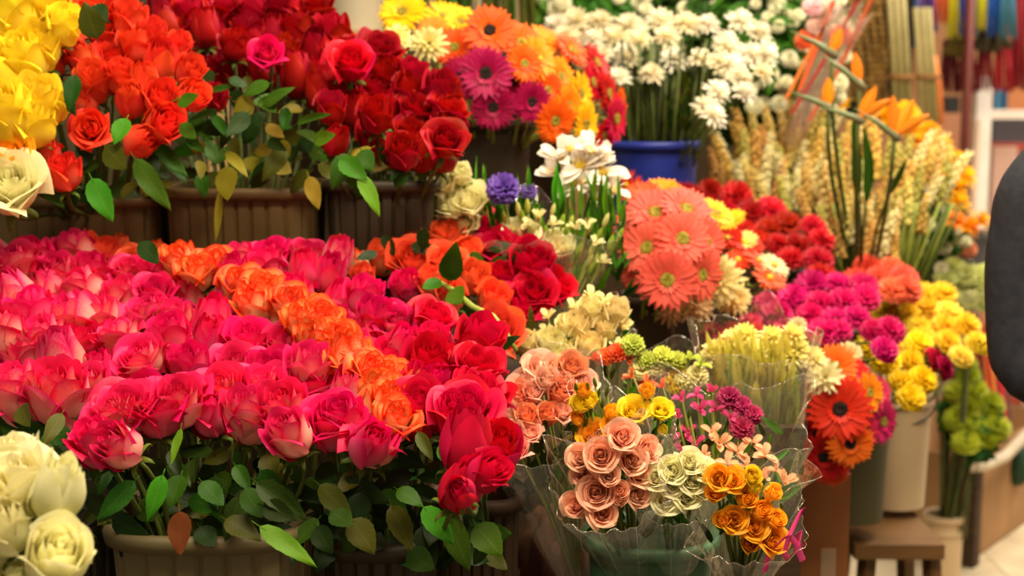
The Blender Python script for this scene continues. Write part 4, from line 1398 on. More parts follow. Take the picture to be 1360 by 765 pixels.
bird(1100, 142, 2.95, .25, 38, 'bird of paradise with short orange sepal above the cream spikes', 1)
bird(1142, 112, 2.95, .1, 42, 'bird of paradise with single upright orange sepal', 1)
bird(1140, 158, 2.9, .75, 48, 'bird of paradise with orange sepals pointing right', 2)
bird(1188, 180, 2.9, .2, 52, 'bird of paradise with the tallest orange sepals by yellow daisies', 3)
bird(1105, 70, 3.0, .6, 34, 'bird of paradise with orange sepal against striped sleeve', 1)
for x0, y0, x1, y1, w, lab in [(1140, 260, 1128, 140, 12, 'long blade leaf beside the beaked orange blooms'), (1150, 270, 1160, 170, 9, 'narrow blade leaf among the cream spikes'), (1180, 260, 1205, 205, 8, 'short dark blade leaf under tallest orange sepals')]:
    b0, t0 = P(x0, y0, 2.98), P(x1, y1, 2.94)
    root = empty('blade_leaf', Matrix.Translation(b0), lab, 'leaf')
    leaf_world(root, b0, t0, Vector((.3, -1, .2)), 'mid', w * mpp(2.95) * 1.6, 'blade')
    aim_stem(root, (t0 - b0).normalized(), mouth('spike', b0), .003, M_STEM_DARK)

# ------------------------------------------------------------------ wrapped bouquets
FILM = film_mat('cellophane')
FILM_EDGE = film_mat('cellophane_edge', '#fffaf0', .20, .10)


def film_cone(root, base, top, R, r0=.012, folds=9, flare=.25, seed=0, mat=FILM, name='cellophane_sleeve', corners=4, drop=0.0):
    base, top = Vector(base), Vector(top)
    ax = (top - base)
    L = ax.length
    M = Matrix.Translation(base) @ orient(ax)
    r_ = random.Random(seed)
    ph = r_.random() * 6
    nu, nv = 72, 14
    a = np.linspace(0, 2 * np.pi, nu, endpoint=False)[None, :]
    v = np.linspace(0, 1, nv)[:, None]
    rad = r0 + (R - r0) * v ** .85
    rad = rad * (1 + .07 * np.sin(folds * a + ph + 3 * v) * v + .04 * np.sin((2 * folds + 3) * a + 2 * ph) * v)
    c = np.abs(np.cos(corners * .5 * a + ph)) ** 6
    rad = rad + flare * R * c * np.clip((v - .72) / .28, 0, 1) ** 1.4
    z = L * v + L * .10 * c * np.clip((v - .7) / .3, 0, 1) + .006 * np.sin(7 * a + ph) * v
    X = np.stack([rad * np.cos(a), rad * np.sin(a), z + 0 * a], -1)
    b = MB()
    b.grid(X, wrap=True)
    o = world_child(name, b.mesh('film', mat), root, M)
    b = MB()
    b.tube(np.concatenate([X[-1], X[-1][:1]]), .0004, 5, False)
    ob('film_edge', b.mesh('film_edge', FILM_EDGE), o)
    for k in range(5):   # creases where the film is gathered
        i = int(r_.random() * nu)
        b = MB()
        b.tube(X[3:, i] * 1.003, .0003, 4)
        ob('film_crease', b.mesh('film_crease', FILM_EDGE), o)
    return o


def bq_flower(root, name, mesh, mat, px, py, Y, wpx, ax, tw, up, stem_to=None, eye=None, petals=None):
    sc = wpx * mpp(Y)
    axis = Vector((ax, -tw, up)).normalized()
    loc = P(px, py, Y) - axis * .4 * sc if mesh in SPRAY else P(px, py, Y)
    M = Matrix.Translation(loc) @ orient(axis) @ Matrix.Rotation(rnd.random() * 6, 4, 'Z') @ Matrix.Scale(sc, 4)
    o = world_child(name, recolor(mesh, mat), root, M)
    if eye:
        ob('eye', eye, o)
    if stem_to is not None:
        b = MB()
        a = Vector(loc)
        c = Vector(stem_to)
        mid = a.lerp(c, .45) + Vector((0, .01, .01))
        b.tube([a, mid, c], .0016, 5)
        world_child('stem', b.mesh('stem', M_STEM_PALE), root, Matrix())
    return o


def rose_part(root, px, py, Y, wpx, kind, mat, ax, tw, up, stem_to):
    """A spray rose inside a bouquet: bloom with its outer petals below it."""
    sc = wpx * mpp(Y)
    axis = Vector((ax, -tw, up)).normalized()
    loc = P(px, py, Y) - axis * (ROSE_KIND[kind][2] * .5 * sc)
    M = Matrix.Translation(loc) @ orient(axis) @ Matrix.Rotation(rnd.random() * 6, 4, 'Z') @ Matrix.Scale(sc, 4)
    bm, outs = ROSES[kind][rnd.randrange(3)]
    o = world_child('spray_rose', recolor(bm, mat), root, M)
    for p in outs:
        ob('petal', recolor(p, mat), o)
    ob('calyx', CALYX, o)
    b = MB()
    b.tube([loc, loc.lerp(Vector(stem_to), .5) + Vector((0, .01, 0)), Vector(stem_to)], .0018, 5)
    world_child('stem', b.mesh('stem', M_STEM), root, Matrix())


def bouquet(label, bpx, bpy_, bY, name='wrapped_bouquet', group='wrapped bouquets'):
    return empty(name, Matrix.Translation(P(bpx, bpy_, bY)), label, 'bouquet', group)


def bq_leaves(root, n, x0, x1, y0, y1, Y0, Y1, size, tones, seed):
    r_ = random.Random(seed)
    for k in range(n):
        x, y, Y = r_.uniform(x0, x1), r_.uniform(y0, y1), r_.uniform(Y0, Y1)
        a = r_.uniform(-2.6, -.5)
        L = size * r_.uniform(.6, 1.3)
        leaf_world(root, P(x, y, Y), P(x + L * math.cos(a), y + L * math.sin(a), Y - r_.uniform(-.01, .03)), Vector((r_.uniform(-.6, .6), -1, r_.uniform(0, .8))), r_.choice(tones), L * .32 * mpp(Y))


# peach spray roses
B1 = bouquet('clear wrapped bouquet of peach spray roses in the green bucket', 845, 770, 1.80)
base = P(845, 790, 1.80)
for x, y, w, k, ax, tw in [(798, 605, 44, 3, -.1, 1.2), (838, 612, 38, 2, .2, 1.2), (826, 580, 42, 3, .1, .9), (792, 654, 48, 3, -.2, 1.2), (808, 632, 30, 2, 0, 1.2), (858, 598, 36, 2, .5, 1), (848, 628, 38, 2, .4, 1), (766, 670, 36, 2, -.5, 1.1), (800, 682, 40, 3, 0, 1.2),
                        (845, 658, 34, 2, .4, 1.2), (822, 652, 30, 1, .2, 1.2), (773, 608, 36, 2, -.5, 1), (820, 662, 28, 1, .2, 1), (775, 632, 30, 2, -.4, 1)]:
    rose_part(B1, x, y, 1.60 + .0006 * abs(x - 810), w * .88, k, RC['peach'], ax, tw, .5, base)
bq_leaves(B1, 26, 770, 860, 640, 720, 1.64, 1.72, 34, ['mid', 'dark', 'olive'], 3)
film_cone(B1, base, P(808, 640, 1.60), .062, seed=1, flare=.3)

# cream spray roses
B2 = bouquet('clear wrapped bouquet of pale cream spray roses beside the peach roses', 900, 770, 1.80)
base = P(895, 790, 1.80)
for x, y, w, k, ax, tw in [(893, 625, 34, 3, 0, 1), (872, 635, 30, 2, -.3, 1), (918, 638, 34, 3, .2, 1.1), (912, 658, 34, 3, .1, 1.2), (884, 665, 32, 2, -.2, 1.2), (930, 650, 28, 2, .5, 1), (916, 615, 30, 2, .2, .9), (892, 645, 28, 2, 0, 1.1), (932, 625, 28, 2, .4, 1)]:
    rose_part(B2, x, y, 1.62, w, k, petal_mat('rose_lime_cream', '#f2f09a', '#faf6c8', '#f6f2ac', .1, .7, .3, val=.1), ax, tw, .5, base)
bq_leaves(B2, 20, 870, 935, 660, 715, 1.64, 1.72, 30, ['bright', 'olive', 'mid'], 4)
film_cone(B2, base, P(900, 650, 1.63), .048, seed=2)

# yellow and orange spray roses
B3 = bouquet('clear wrapped bouquet of golden spray roses tied with pink ribbon', 985, 790, 1.80)
base = P(985, 800, 1.80)
for x, y, w, k, c, ax, tw in [(955, 635, 30, 2, 'golden', -.2, 1), (972, 638, 30, 2, 'golden', 0, 1), (998, 633, 26, 1, 'yellow', .2, 1), (990, 662, 28, 1, 'golden', .2, 1), (975, 690, 32, 2, 'golden', -.1, 1.2), (1000, 700, 34, 3, 'golden', .1, 1.2), (1025, 718, 34, 2, 'golden', .3, 1.2),
                           (1010, 678, 28, 1, 'golden', .4, 1), (950, 655, 26, 1, 'golden', -.4, 1), (1030, 690, 26, 1, 'golden', .5, 1), (996, 722, 26, 1, 'golden', 0, 1.2), (1025, 655, 24, 1, 'golden', .5, .8), (1002, 648, 22, 0, 'yellow', .3, .8), (960, 690, 24, 1, 'golden', -.4, 1)]:
    rose_part(B3, x, y, 1.60, w, k, RC[c], ax, tw, .5, base)
for x, y in [(985, 650), (1015, 640), (1020, 668), (980, 675), (966, 668), (1038, 672), (1000, 662), (1035, 645)]:
    bq_flower(B3, 'bud', BUD, M_SEPAL, x, y, 1.61, 15, rnd.uniform(-.4, .4), .8, 1, base)
bq_leaves(B3, 26, 945, 1040, 650, 730, 1.63, 1.72, 30, ['mid', 'bright', 'dark'], 5)
film_cone(B3, base, P(990, 680, 1.62), .064, seed=3, flare=.35)
# hanging pink ribbon
mpk = plain('pink_ribbon', '#e0307c', '#ec5094', .4, 10)
rb = empty('ribbon', Matrix.Translation(P(1050, 700, 1.6)), 'pink curled ribbon bow on the golden bouquet sleeve', 'ribbon')
for pts_ in ([(1048, 712), (1056, 695), (1066, 676)], [(1048, 712), (1058, 722), (1066, 745)], [(1048, 712), (1042, 735), (1046, 742)], [(1045, 712), (1034, 722), (1022, 730), (1016, 760)], [(1050, 712), (1062, 706), (1058, 730), (1066, 742)]):
    b = MB()
    q = [P(x, y, 1.585 + .004 * i) for i, (x, y) in enumerate(pts_)]
    wv = Vector((.003, -.001, .002))
    b.grid(np.array([[p - wv for p in q], [p + wv for p in q], [p + wv + Vector((0, .0008, 0)) for p in q], [p - wv + Vector((0, .0008, 0)) for p in q], [p - wv for p in q]]))
    world_child('ribbon_tail', b.mesh('tail', mpk), rb, Matrix())

# yellow freesias and green buds behind the peach roses
B4 = bouquet('clear wrapped bouquet of yellow roses with green buds behind peach roses', 830, 770, 1.86)
base = P(830, 790, 1.86)
for x, y, w, k, c, ax, tw in [(842, 548, 36, 3, 'yellow', 0, .8), (878, 546, 28, 3, 'yellow', .1, .8), (790, 580, 38, 3, 'golden', -.3, .8), (815, 570, 30, 2, 'golden', 0, .7), (770, 538, 24, 1, 'yellow', -.2, .7), (783, 532, 22, 1, 'yellow', 0, .7), (775, 520, 20, 1, 'golden', 0, .6), (812, 548, 20, 1, 'golden', .1, .6),
                           (766, 556, 18, 1, 'golden', 0, .6), (880, 572, 16, 0, 'yellow', .1, .5), (860, 520, 20, 1, 'golden', 0, .6)]:
    rose_part(B4, x, y, 1.72, w, k, RC[c], ax, tw, .8, base)
for x, y in [(765, 515), (780, 515), (795, 522), (790, 508), (775, 545), (800, 536), (806, 520), (785, 545), (765, 568), (778, 562), (890, 590), (870, 585)]:
    bq_flower(B4, 'bud', BUD, M_SEPAL, x, y, 1.72, 17, rnd.uniform(-.3, .3), .4, 1, base)
bq_leaves(B4, 24, 760, 890, 570, 680, 1.74, 1.8, 36, ['mid', 'dark', 'bright'], 6)
film_cone(B4, base, P(826, 565, 1.74), .066, seed=4)

# peach alstroemeria to the left
B5 = bouquet('clear wrapped bouquet of peach pink blooms beside the crimson roses', 770, 770, 1.88)
base = P(770, 790, 1.90)
mp1, mp2, mp3 = pm('#fcc8b0'), pm('#f8b4a0'), pm('#f69a70')
r_ = random.Random(77)
for x, y, row in fill([(672, 600), (668, 570), (690, 510), (715, 470), (760, 478), (790, 490), (762, 530), (735, 565), (715, 600)], 25, 21, .3, 91):
    bq_flower(B5, 'spray_bloom', r_.choice(SPRAY), r_.choice([mp1, mp1, mp2, mp3]), x, y, 1.74 + (600 - y) * .0007, 33 * r_.uniform(.85, 1.2), (x - 720) / 80 * .5, .8, .8, base)
bq_leaves(B5, 40, 690, 790, 580, 690, 1.76, 1.84, 42, ['dark', 'mid', 'olive'], 7)
film_cone(B5, base, P(728, 560, 1.78), .085, seed=5, flare=.4)

# pink and peach freesias to the right
B6 = bouquet('clear wrapped bouquet of pink and peach freesias before the carton', 960, 770, 1.92)
base = P(960, 790, 1.92)
cs = [(x, y, c) for x, y, c in [(905, 530, 'p'), (925, 525, 'p'), (945, 520, 'p'), (968, 530, 'm'), (985, 540, 'm'), (1000, 552, 'm'), (930, 545, 'p'), (900, 555, 'p'), (915, 575, 'p'), (895, 590, 'p'), (925, 590, 'p'), (950, 545, 'p'), (970, 555, 'p'), (985, 570, 'm'), (905, 610, 'p'), (945, 575, 'a'),
                                (935, 605, 'a'), (955, 590, 'a'), (980, 600, 'a'), (1000, 590, 'a'), (1015, 605, 'a'), (1030, 625, 'a'), (990, 620, 'a'), (965, 615, 'a'), (1040, 640, 'a'), (1010, 635, 'a'), (945, 625, 'a'), (880, 515, 'o'), (860, 510, 'o'), (840, 500, 'o')]]
mc = {'p': pm('#d84a80'), 'm': pm('#b02858'), 'a': pm('#f6bc90'), 'o': pm('#f08050')}
for x, y, c in cs:
    bq_flower(B6, 'spray_bloom', r_.choice(LILY if c != 'm' else CARN), mc[c], x, y, 1.76 + (640 - y) * .0006, (32 if c != 'a' else 38) * r_.uniform(.9, 1.2), (x - 960) / 90 * .5, .7, .9, base)
for x, y in [(900, 560), (915, 550), (940, 615), (918, 600), (970, 640)]:
    bq_flower(B6, 'bud', BUD, M_SEPAL, x, y, 1.75, 15, 0, .4, 1, base)
bq_leaves(B6, 34, 900, 1040, 570, 650, 1.78, 1.86, 34, ['mid', 'bright', 'olive'], 8)
film_cone(B6, base, P(965, 580, 1.80), .098, seed=6, flare=.45)

# orange and cream mixed, behind
B7 = bouquet('clear wrapped bouquet of cream and orange freesias behind yellow roses', 830, 700, 2.05)
base = P(830, 700, 2.05)
for x, y, c in [(790, 480, 'o'), (805, 475, 'o'), (820, 470, 'o'), (835, 478, 'o'), (770, 492, 'o'), (850, 492, 'w'), (870, 490, 'w'), (885, 500, 'y'), (900, 492, 'y'), (895, 512, 'y'), (910, 505, 'w'), (925, 500, 'w'), (860, 480, 'g'), (880, 475, 'g'), (900, 480, 'g'), (840, 460, 'g'), (930, 485, 'g'), (915, 478, 'g'), (865, 505, 'a'), (850, 515, 'o')]:
    m = {'o': pm('#ee5c28'), 'w': pm('#f0e4a0'), 'y': pm('#f8d020'), 'g': pm('#c4cc50'), 'a': pm('#f6bc90')}[c]
    bq_flower(B7, 'spray_bloom', r_.choice(LILY + CARN), m, x, y, 1.96, 30 * r_.uniform(.85, 1.2), (x - 850) / 90 * .4, .6, 1, base)
bq_leaves(B7, 30, 790, 930, 500, 560, 1.97, 2.02, 30, ['bright', 'olive'], 9)
film_cone(B7, base, P(855, 495, 1.98), .078, seed=7)

# cream snapdragons
B8 = bouquet('clear wrapped bouquet of cream freesias under the green buds', 760, 620, 2.12)
base = P(765, 650, 2.12)
mcr, mcr2 = pm('#faf0b0'), pm('#f8e6a8')
for x, y, row in fill([(690, 470), (705, 430), (740, 405), (780, 385), (820, 392), (840, 430), (838, 465), (780, 470), (740, 490)], 27, 22, .3, 95):
    bq_flower(B8, 'spray_bloom', r_.choice([LILY[2], LILY[1], SPRAY[0]]), r_.choice([mcr, mcr, mcr2]), x, y, 2.02 + (480 - y) * .0006, 36 * r_.uniform(.85, 1.15), (x - 770) / 80 * .4, .5, 1, base)
bq_leaves(B8, 34, 700, 840, 440, 500, 2.04, 2.1, 30, ['bright', 'mid', 'olive'], 10)
film_cone(B8, base, P(772, 440, 2.06), .076, seed=8, flare=.2)

# big white and green bouquet
B9 = bouquet('large clear wrapped bouquet of cream roses and green buds with one purple bloom', 720, 460, 2.3)
base = P(715, 520, 2.3)
for x, y, w, k, ax in [(625, 268, 44, 3, -.2), (598, 275, 40, 2, -.5), (612, 300, 44, 3, -.3), (690, 315, 44, 3, 0), (740, 328, 36, 2, .3), (590, 245, 32, 2, -.5), (612, 232, 30, 1, -.3)]:
    rose_part(B9, x, y, 2.22, w, k, RC['cream'], ax, .8, .8, base)
bq_flower(B9, 'purple_bloom', CARN[0], pm('#6a48a8'), 668, 252, 2.2, 46, 0, .8, .8, base)
bq_flower(B9, 'purple_bloom', CARN[1], pm('#7858a8'), 702, 255, 2.24, 24, 0, .8, .8, base)
for x, y, row in fill([(650, 300), (700, 270), (760, 270), (820, 290), (830, 340), (800, 370), (760, 350), (700, 320)], 22, 18, .35, 96):
    bq_flower(B9, 'bud', BUD, r_.choice([pm('#c8d060'), pm('#dcdc88'), pm('#98b838')]), x, y, 2.22, 22 * r_.uniform(.8, 1.3), (x - 730) / 80 * .4 + r_.uniform(-.2, .2), .3, 1, base)
for x, y in [(735, 300), (765, 305), (715, 290), (790, 325), (700, 300), (755, 335), (800, 350), (780, 300)]:
    bq_flower(B9, 'spray_bloom', r_.choice(LILY), pm('#ece4a8'), x, y, 2.21, 32, r_.uniform(-.3, .4), .5, 1, base)
for k in range(110):   # slender green blades
    x, y = r_.uniform(620, 830), r_.uniform(270, 360)
    leaf_world(B9, P(x, y, 2.24), P(x + r_.uniform(-14, 14), y - r_.uniform(35, 75), 2.24), Vector((r_.uniform(-1, 1), -1, 0)), r_.choice(['bright', 'bright', 'mid']), 7 * mpp(2.2))
bq_leaves(B9, 80, 640, 830, 320, 400, 2.24, 2.3, 34, ['mid', 'bright', 'dark'], 11)
film_cone(B9, base, P(715, 300, 2.26), .125, seed=9, flare=.25)
# white lilies
items = []
for x, y, w, ax, tw, k in [(770, 215, 92, -.1, .9, 0), (742, 205, 74, -.4, .7, 1), (802, 225, 84, .5, .9, 0), (785, 198, 70, .2, .6, 1), (762, 240, 76, 0, 1, 0), (815, 250, 66, .6, .9, 1), (732, 228, 60, -.5, .9, 2), (790, 262, 66, .3, 1, 1), (755, 195, 60, -.2, .5, 0), (775, 240, 70, .1, 1, 1), (800, 205, 56, .4, .6, 2)]:
    o = put_head(x, y, 2.3, w, [LILY[k]], '#f4ece0', ax, tw, .8, 'white lilies', 'white_lily', 'lily', eye=MUM_EYE, calyx=None, stem=.16)
    items.append((o, x, y, 'white lily', None))
name_rows(items, 'the lily clump under the gerberas', 3)

# cream chrysanthemums in a tall clear sleeve
B10 = bouquet('tall clear sleeve of cream chrysanthemums with yellow-green leaves', 1000, 640, 2.2)
base = P(1005, 660, 2.2)
for x, y, row in fill([(935, 470), (950, 448), (1000, 440), (1060, 445), (1090, 470), (1080, 500), (1060, 480), (1000, 475), (945, 490)], 27, 15, .25, 97):
    bq_flower(B10, 'chrysanthemum', r_.choice(MUM), r_.choice([pm('#f4e898'), pm('#f0e480'), pm('#f6eeb0')]), x, y, 2.12 + (500 - y) * .0006, 46, (x - 1005) / 80 * .4, .5, 1, base)
my, mg = leaf_mat('sheath_yellow', '#f0e060', '#f4e888', .5, .4, .02, .15), leaf_mat('sheath_green', '#a4b428', '#c0c848', .5, .35, .03, .25)
LEAFS['sheath_yellow'], LEAFS['sheath_green'] = my, mg
for k in range(90):
    x = r_.uniform(940, 1062)
    y0 = r_.uniform(530, 600)
    leaf_world(B10, P(x + (1005 - x) * .25, y0, 2.16), P(x, max(452, y0 - r_.uniform(70, 120)), 2.10 + r_.uniform(-.015, .015)), Vector((r_.uniform(-.5, .5), -1, .1)), 'sheath_yellow' if y0 < 575 else 'sheath_green', 19 * mpp(2.1))
film_cone(B10, base, P(1003, 450, 2.12), .085, r0=.055, seed=10, flare=.12)
# striped sleeve beside the bush
B11 = bouquet('tall sleeve of red striped film leaning behind orange beaked blooms', 1060, 190, 3.3)
film_cone(B11, P(1050, 190, 3.35), P(1122, 20, 3.25), .045, r0=.02, seed=11, mat=film_mat('smoky_film', '#e8c8b8', .22, .25), name='film_sleeve')
for pts_, m in [([(1052, 150), (1092, 85), (1140, 0)], '#b02830'), ([(1062, 120), (1085, 62), (1108, 0)], '#e0582c'), ([(1075, 160), (1112, 95), (1160, -5)], '#c85838'), ([(1045, 130), (1070, 80), (1098, 30)], '#f0803c')]:
    b = MB()
    q = [P(x, y, 3.24) for x, y in pts_]
    wv = Vector((.006, 0, .004))
    b.grid(np.array([[p - wv for p in q], [p + wv for p in q], [p + wv + Vector((0, .004, 0)) for p in q], [p - wv + Vector((0, .004, 0)) for p in q], [p - wv for p in q]]))
    world_child('stripe', b.mesh('stripe', plain('stripe_' + m[1:], m, m, .5)), B11, Matrix())
for x, y, c in [(1085, 35, '#f4d0c0'), (1100, 10, '#f4e0d0'), (1115, 48, '#e86040'), (1080, 10, '#f8c8d0'), (1070, 55, '#f07038')]:
    bq_flower(B11, 'spray_bloom', CARN[1], pm(c), x, y, 3.27, 30, 0, .8, .8, P(1040, 200, 3.35))
# pale green wrapped head
o = empty('wrapped_hydrangea', Matrix.Translation(P(1280, 400, 3.6)), 'pale green hydrangea head wrapped in film beside the dark sleeve', 'flower')
for k in range(26):
    x, y = r_.uniform(1250, 1318), r_.uniform(352, 402)
    bq_flower(o, 'floret', CARN[k % 4], pm('#d4d884'), x, y, 3.6 + r_.uniform(-.03, .03), 34, r_.uniform(-.3, .3), .7, .8)
film_cone(o, P(1284, 470, 3.65), P(1284, 375, 3.6), .07, seed=12)
b = MB()
b.tube([P(1284, 400, 3.65), P(1284, 480, 3.66), P(1278, 560, 3.7)], .008, 6)
world_child('stem', b.mesh('stem', M_STEM), o, Matrix())

# ------------------------------------------------------------------ stool, cartons, paper
M_STOOL = plain('stool_wood', '#5c4022', '#74522c', .55, 6, (1, 1, 12))
seat = P(1182, 700, 2.98)
st = empty('wooden_stool', Matrix.Translation((seat.x, 2.98, 0)), 'rough wooden stool carrying the white and olive buckets', 'stool')
b = MB()
b.box((-.10, -.12, seat.z - .03), (.08, .16, seat.z))
ob('seat', b.mesh('seat', M_STOOL, False), st)
for sx in (-1, 1):
    for sy in (-1, 1):
        b = MB()
        x, y = sx * .065, .02 + sy * .10
        b.tube([(x, y, seat.z - .03), (x + sx * .03, y + sy * .03, 0)], .019, 4)
        ob('leg', b.mesh('leg', M_STOOL, False), st)
for sy in (-1, 1):
    b = MB()
    b.box((-.08, .02 + sy * .11 - .01, .3), (.08, .02 + sy * .11 + .01, .335))
    ob('stretcher', b.mesh('stretcher', M_STOOL, False), st)

M_CARD = plain('cardboard', '#8a5228', '#9c6034', .8, 5)
M_CARD2 = plain('cardboard_far', '#96704a', '#b48a60', .8, 5)


def carton(name, lo, hi, M, mat, label, flaps=True, tape=True):
    root = empty(name, M, label, 'box')
    x0, y0, z0 = lo
    x1, y1, z1 = hi
    t = .006
    for nm_, l, h in (('front_panel', (x0, y0, z0), (x1, y0 + t, z1)), ('back_panel', (x0, y1 - t, z0), (x1, y1, z1)), ('side_panel', (x0, y0 + t, z0), (x0 + t, y1 - t, z1)), ('side_panel', (x1 - t, y0 + t, z0), (x1, y1 - t, z1)), ('bottom_panel', (x0, y0, z0), (x1, y1, z0 + t))):
        b = MB()
        b.box(l, h)
        ob(nm_, b.mesh(nm_, mat, False), root)
    if tape:
        b = MB()
        b.box((x0 + (x1 - x0) * .45, y0 - .001, z0 + (z1 - z0) * .72), (x0 + (x1 - x0) * .75, y0, z0 + (z1 - z0) * .84))
        ob('paper_sticker', b.mesh('sticker', plain('sticker', '#a88868', '#b89878', .7), False), root)
    return root


p = P(1097, 630, 2.46)
carton('tall_carton', (-.043, 0, 0), (.043, .12, p.z), Matrix.Translation((p.x, 2.46, 0)), M_CARD, 'tall brown carton standing under the red gerberas')
p0, p1 = P(1284, 765, 4.42), P(1400, 690, 5.0)
ang = math.atan2(.55, .42)
M = Matrix.Translation((p0.x, 4.42, 0)) @ Matrix.Rotation(ang, 4, 'Z')
carton('cardboard_box', (0, 0, 0), (.8, .42, .34), M, M_CARD2, 'cardboard box on the tiled floor beside the low white pail', tape=False)
mb = MB()
mb.box((-.03, -.03, 0), (.02, .02, .35), M)
post = ob('board_edge', mb.mesh('board', M_DARKWOOD, False))
thing(post, 'dark upright batten at near corner of the cardboard box', 'batten')
# grey crate lip and dark cloth on the box
b = MB()
q = [P(x, y, Y) for x, y, Y in [(1280, 620, 4.3), (1310, 618, 4.35), (1335, 606, 4.5), (1365, 575, 4.7)]]
b.tube(q, .018, 8)
thing(ob('plastic_edge', b.mesh('edge', plain('pale_plastic', '#c4b49c', '#d4c4ac', .4))), 'pale plastic rim lying over top of the cardboard box', 'tray')
b = MB()
b.blob(tuple(P(1350, 618, 4.75)), .05, .06, .07, 12, 8)
thing(ob('green_pouch', b.mesh('pouch', plain('dark_green_cloth', '#16301c', '#20402a', .8, 20))), 'dark green cloth pouch tucked behind the pale plastic rim', 'pouch')
# crumpled brown paper in the dark gap
X = []
r_ = random.Random(9)
pc = P(745, 745, 1.95)
mb = MB()
t = np.linspace(.05, np.pi - .05, 14)[:, None]
a = np.linspace(0, 2 * np.pi, 28, endpoint=False)[None, :]
rr = .055 * (1 + .14 * np.sin(5 * a + 3 * t) + .1 * np.sin(9 * a - 4 * t) + .08 * np.sin(13 * t))
mb.grid(np.stack([rr * np.sin(t) * np.cos(a), rr * np.sin(t) * np.sin(a), -rr * 1.3 * np.cos(t) + 0 * a], -1), wrap=True)
thing(ob('paper_wrap', mb.mesh('paper', plain('brown_paper', '#4a2c18', '#643c22', .8, 20)), None, Matrix.Translation(pc)), 'crumpled dark brown paper beside the green bucket', 'paper')

# ------------------------------------------------------------------ the far stall
YF = 6.0


def ribbon_bundle(name, label, cat, group, x0, x1, y0, y1, Y, col, n, parts='strand', fringe=0, top=None):
    """Hanging yarn: N strands from a knotted head."""
    root = empty(name, Matrix.Translation(P((x0 + x1) / 2, y0, Y)), label, cat, group)
    r_ = random.Random(int(x0 * 7 + y1))
    b = MB()
    for k in range(n):
        f = (k + .5) / n
        xt = (x0 + x1) / 2 + (f - .5) * (x1 - x0) * .55
        xb = x0 + f * (x1 - x0) + r_.uniform(-1.5, 1.5)
        yy = y1 + r_.uniform(-4, 4)
        d = r_.uniform(-.03, .03)
        b.tube([P(xt, y0, Y + d), P((xt + xb) / 2 + r_.uniform(-1, 1), (y0 + yy) / 2, Y + d), P(xb, yy, Y + d)], .55 * (x1 - x0) / n * mpp(Y) * 1.25, 5)
    s = world_child(parts, b.mesh('skirt', plain('yarn_' + col[1:], col, col, .8)), root, Matrix())
    s['kind'] = 'stuff'
    b = MB()
    c = P((x0 + x1) / 2, y0 - 4, Y)
    b.blob((0, 0, 0), (x1 - x0) * .32 * mpp(Y), .03, 8 * mpp(Y), 10, 6)
    world_child('knot', b.mesh('knot', plain('yarn_' + col[1:], col, col, .8)), root, Matrix.Translation(c))
    return root


for x0, x1, y1, c, lab in [(1218, 1246, 40, '#5a3a8c', 'purple yarn tassel hanging beside the pale tapers'), (1240, 1262, 30, '#e0683c', 'orange yarn tassel between purple and yellow ones'), (1256, 1276, 48, '#d4c81c', 'yellow-green yarn tassel next to the orange one'), (1272, 1288, 46, '#3c4ca0', 'indigo yarn tassel between two yellow ones'),
                           (1284, 1300, 48, '#1c6c68', 'dark teal yarn tassel between indigo and yellow'), (1296, 1313, 38, '#d8d020', 'bright yellow yarn tassel before the blue ones'), (1309, 1332, 46, '#1f58b0', 'blue yarn tassel beside bright yellow'), (1326, 1350, 50, '#3c7890', 'grey-teal yarn tassel next to red cloth'),
                           (1206, 1222, 60, '#24589c', 'narrow blue yarn tassel behind the pale tapers')]:
    ribbon_bundle('yarn_tassel', lab, 'tassel', 'hanging yarn tassels', x0, x1, -30, y1, YF, c, 12)
for x0, x1, y0, y1, c, lab in [(1246, 1276, 62, 122, '#5a1018', 'dark maroon fringed shawl hanging under the yellow tassel'), (1270, 1298, 56, 122, '#6e1218', 'maroon fringed shawl hanging behind the red post'), (1294, 1322, 60, 120, '#7c141c', 'wine red fringed shawl below the blue tassel'), (1318, 1345, 45, 120, '#b0182c', 'bright red fringed shawl next to frame edge'),
                               (1340, 1375, -20, 118, '#8c1620', 'long red fringed shawl reaching the top edge')]:
    ribbon_bundle('fringed_shawl', lab, 'shawl', 'red fringed shawls', x0, x1, y0, y1, YF + .15, c, 16, 'fringe')
for x0, x1, y0, y1, c, lab in [(1254, 1290, 44, 74, '#6a5a20', 'olive yellow tuft under the yellow tassels'), (1290, 1345, 42, 66, '#4a4028', 'dark tuft below the blue tassels')]:
    ribbon_bundle('yarn_tuft', lab, 'tassel', None, x0, x1, y0, y1, YF + .1, c, 14)
# pale tapers tied in bundles
M_TAPER = plain('pale_taper', '#a09258', '#b8a870', .6, 10)
for xs, y0, y1, lab in [((1184, 1193, 1202), -6, 150, 'bundle of pale yellow tapers tied with brown string'), ((1219, 1228, 1236), 10, 160, 'second bundle of pale tapers beside orange strip')]:
    root = empty('taper_bundle', Matrix.Translation(P(xs[1], y1, 5.4)), lab, 'candles')
    for x in xs:
        for dz in (0, .03):
            b = MB()
            b.tube([P(x + 6, y1, 5.4 + dz), P(x + 2, (y0 + y1) / 2, 5.4 + dz), P(x - 3, y0, 5.4 + dz)], .0105, 8)
            world_child('taper', b.mesh('taper', M_TAPER), root, Matrix())
    b = MB()
    q = P(xs[1] + 3, 102, 5.41)
    b.lathe([(.05, -.008), (.054, 0), (.05, .008)], 16, Matrix.Translation(q))
    world_child('string', b.mesh('string', plain('brown_string', '#8a5a30', '#a0703c', .8)), root, Matrix())
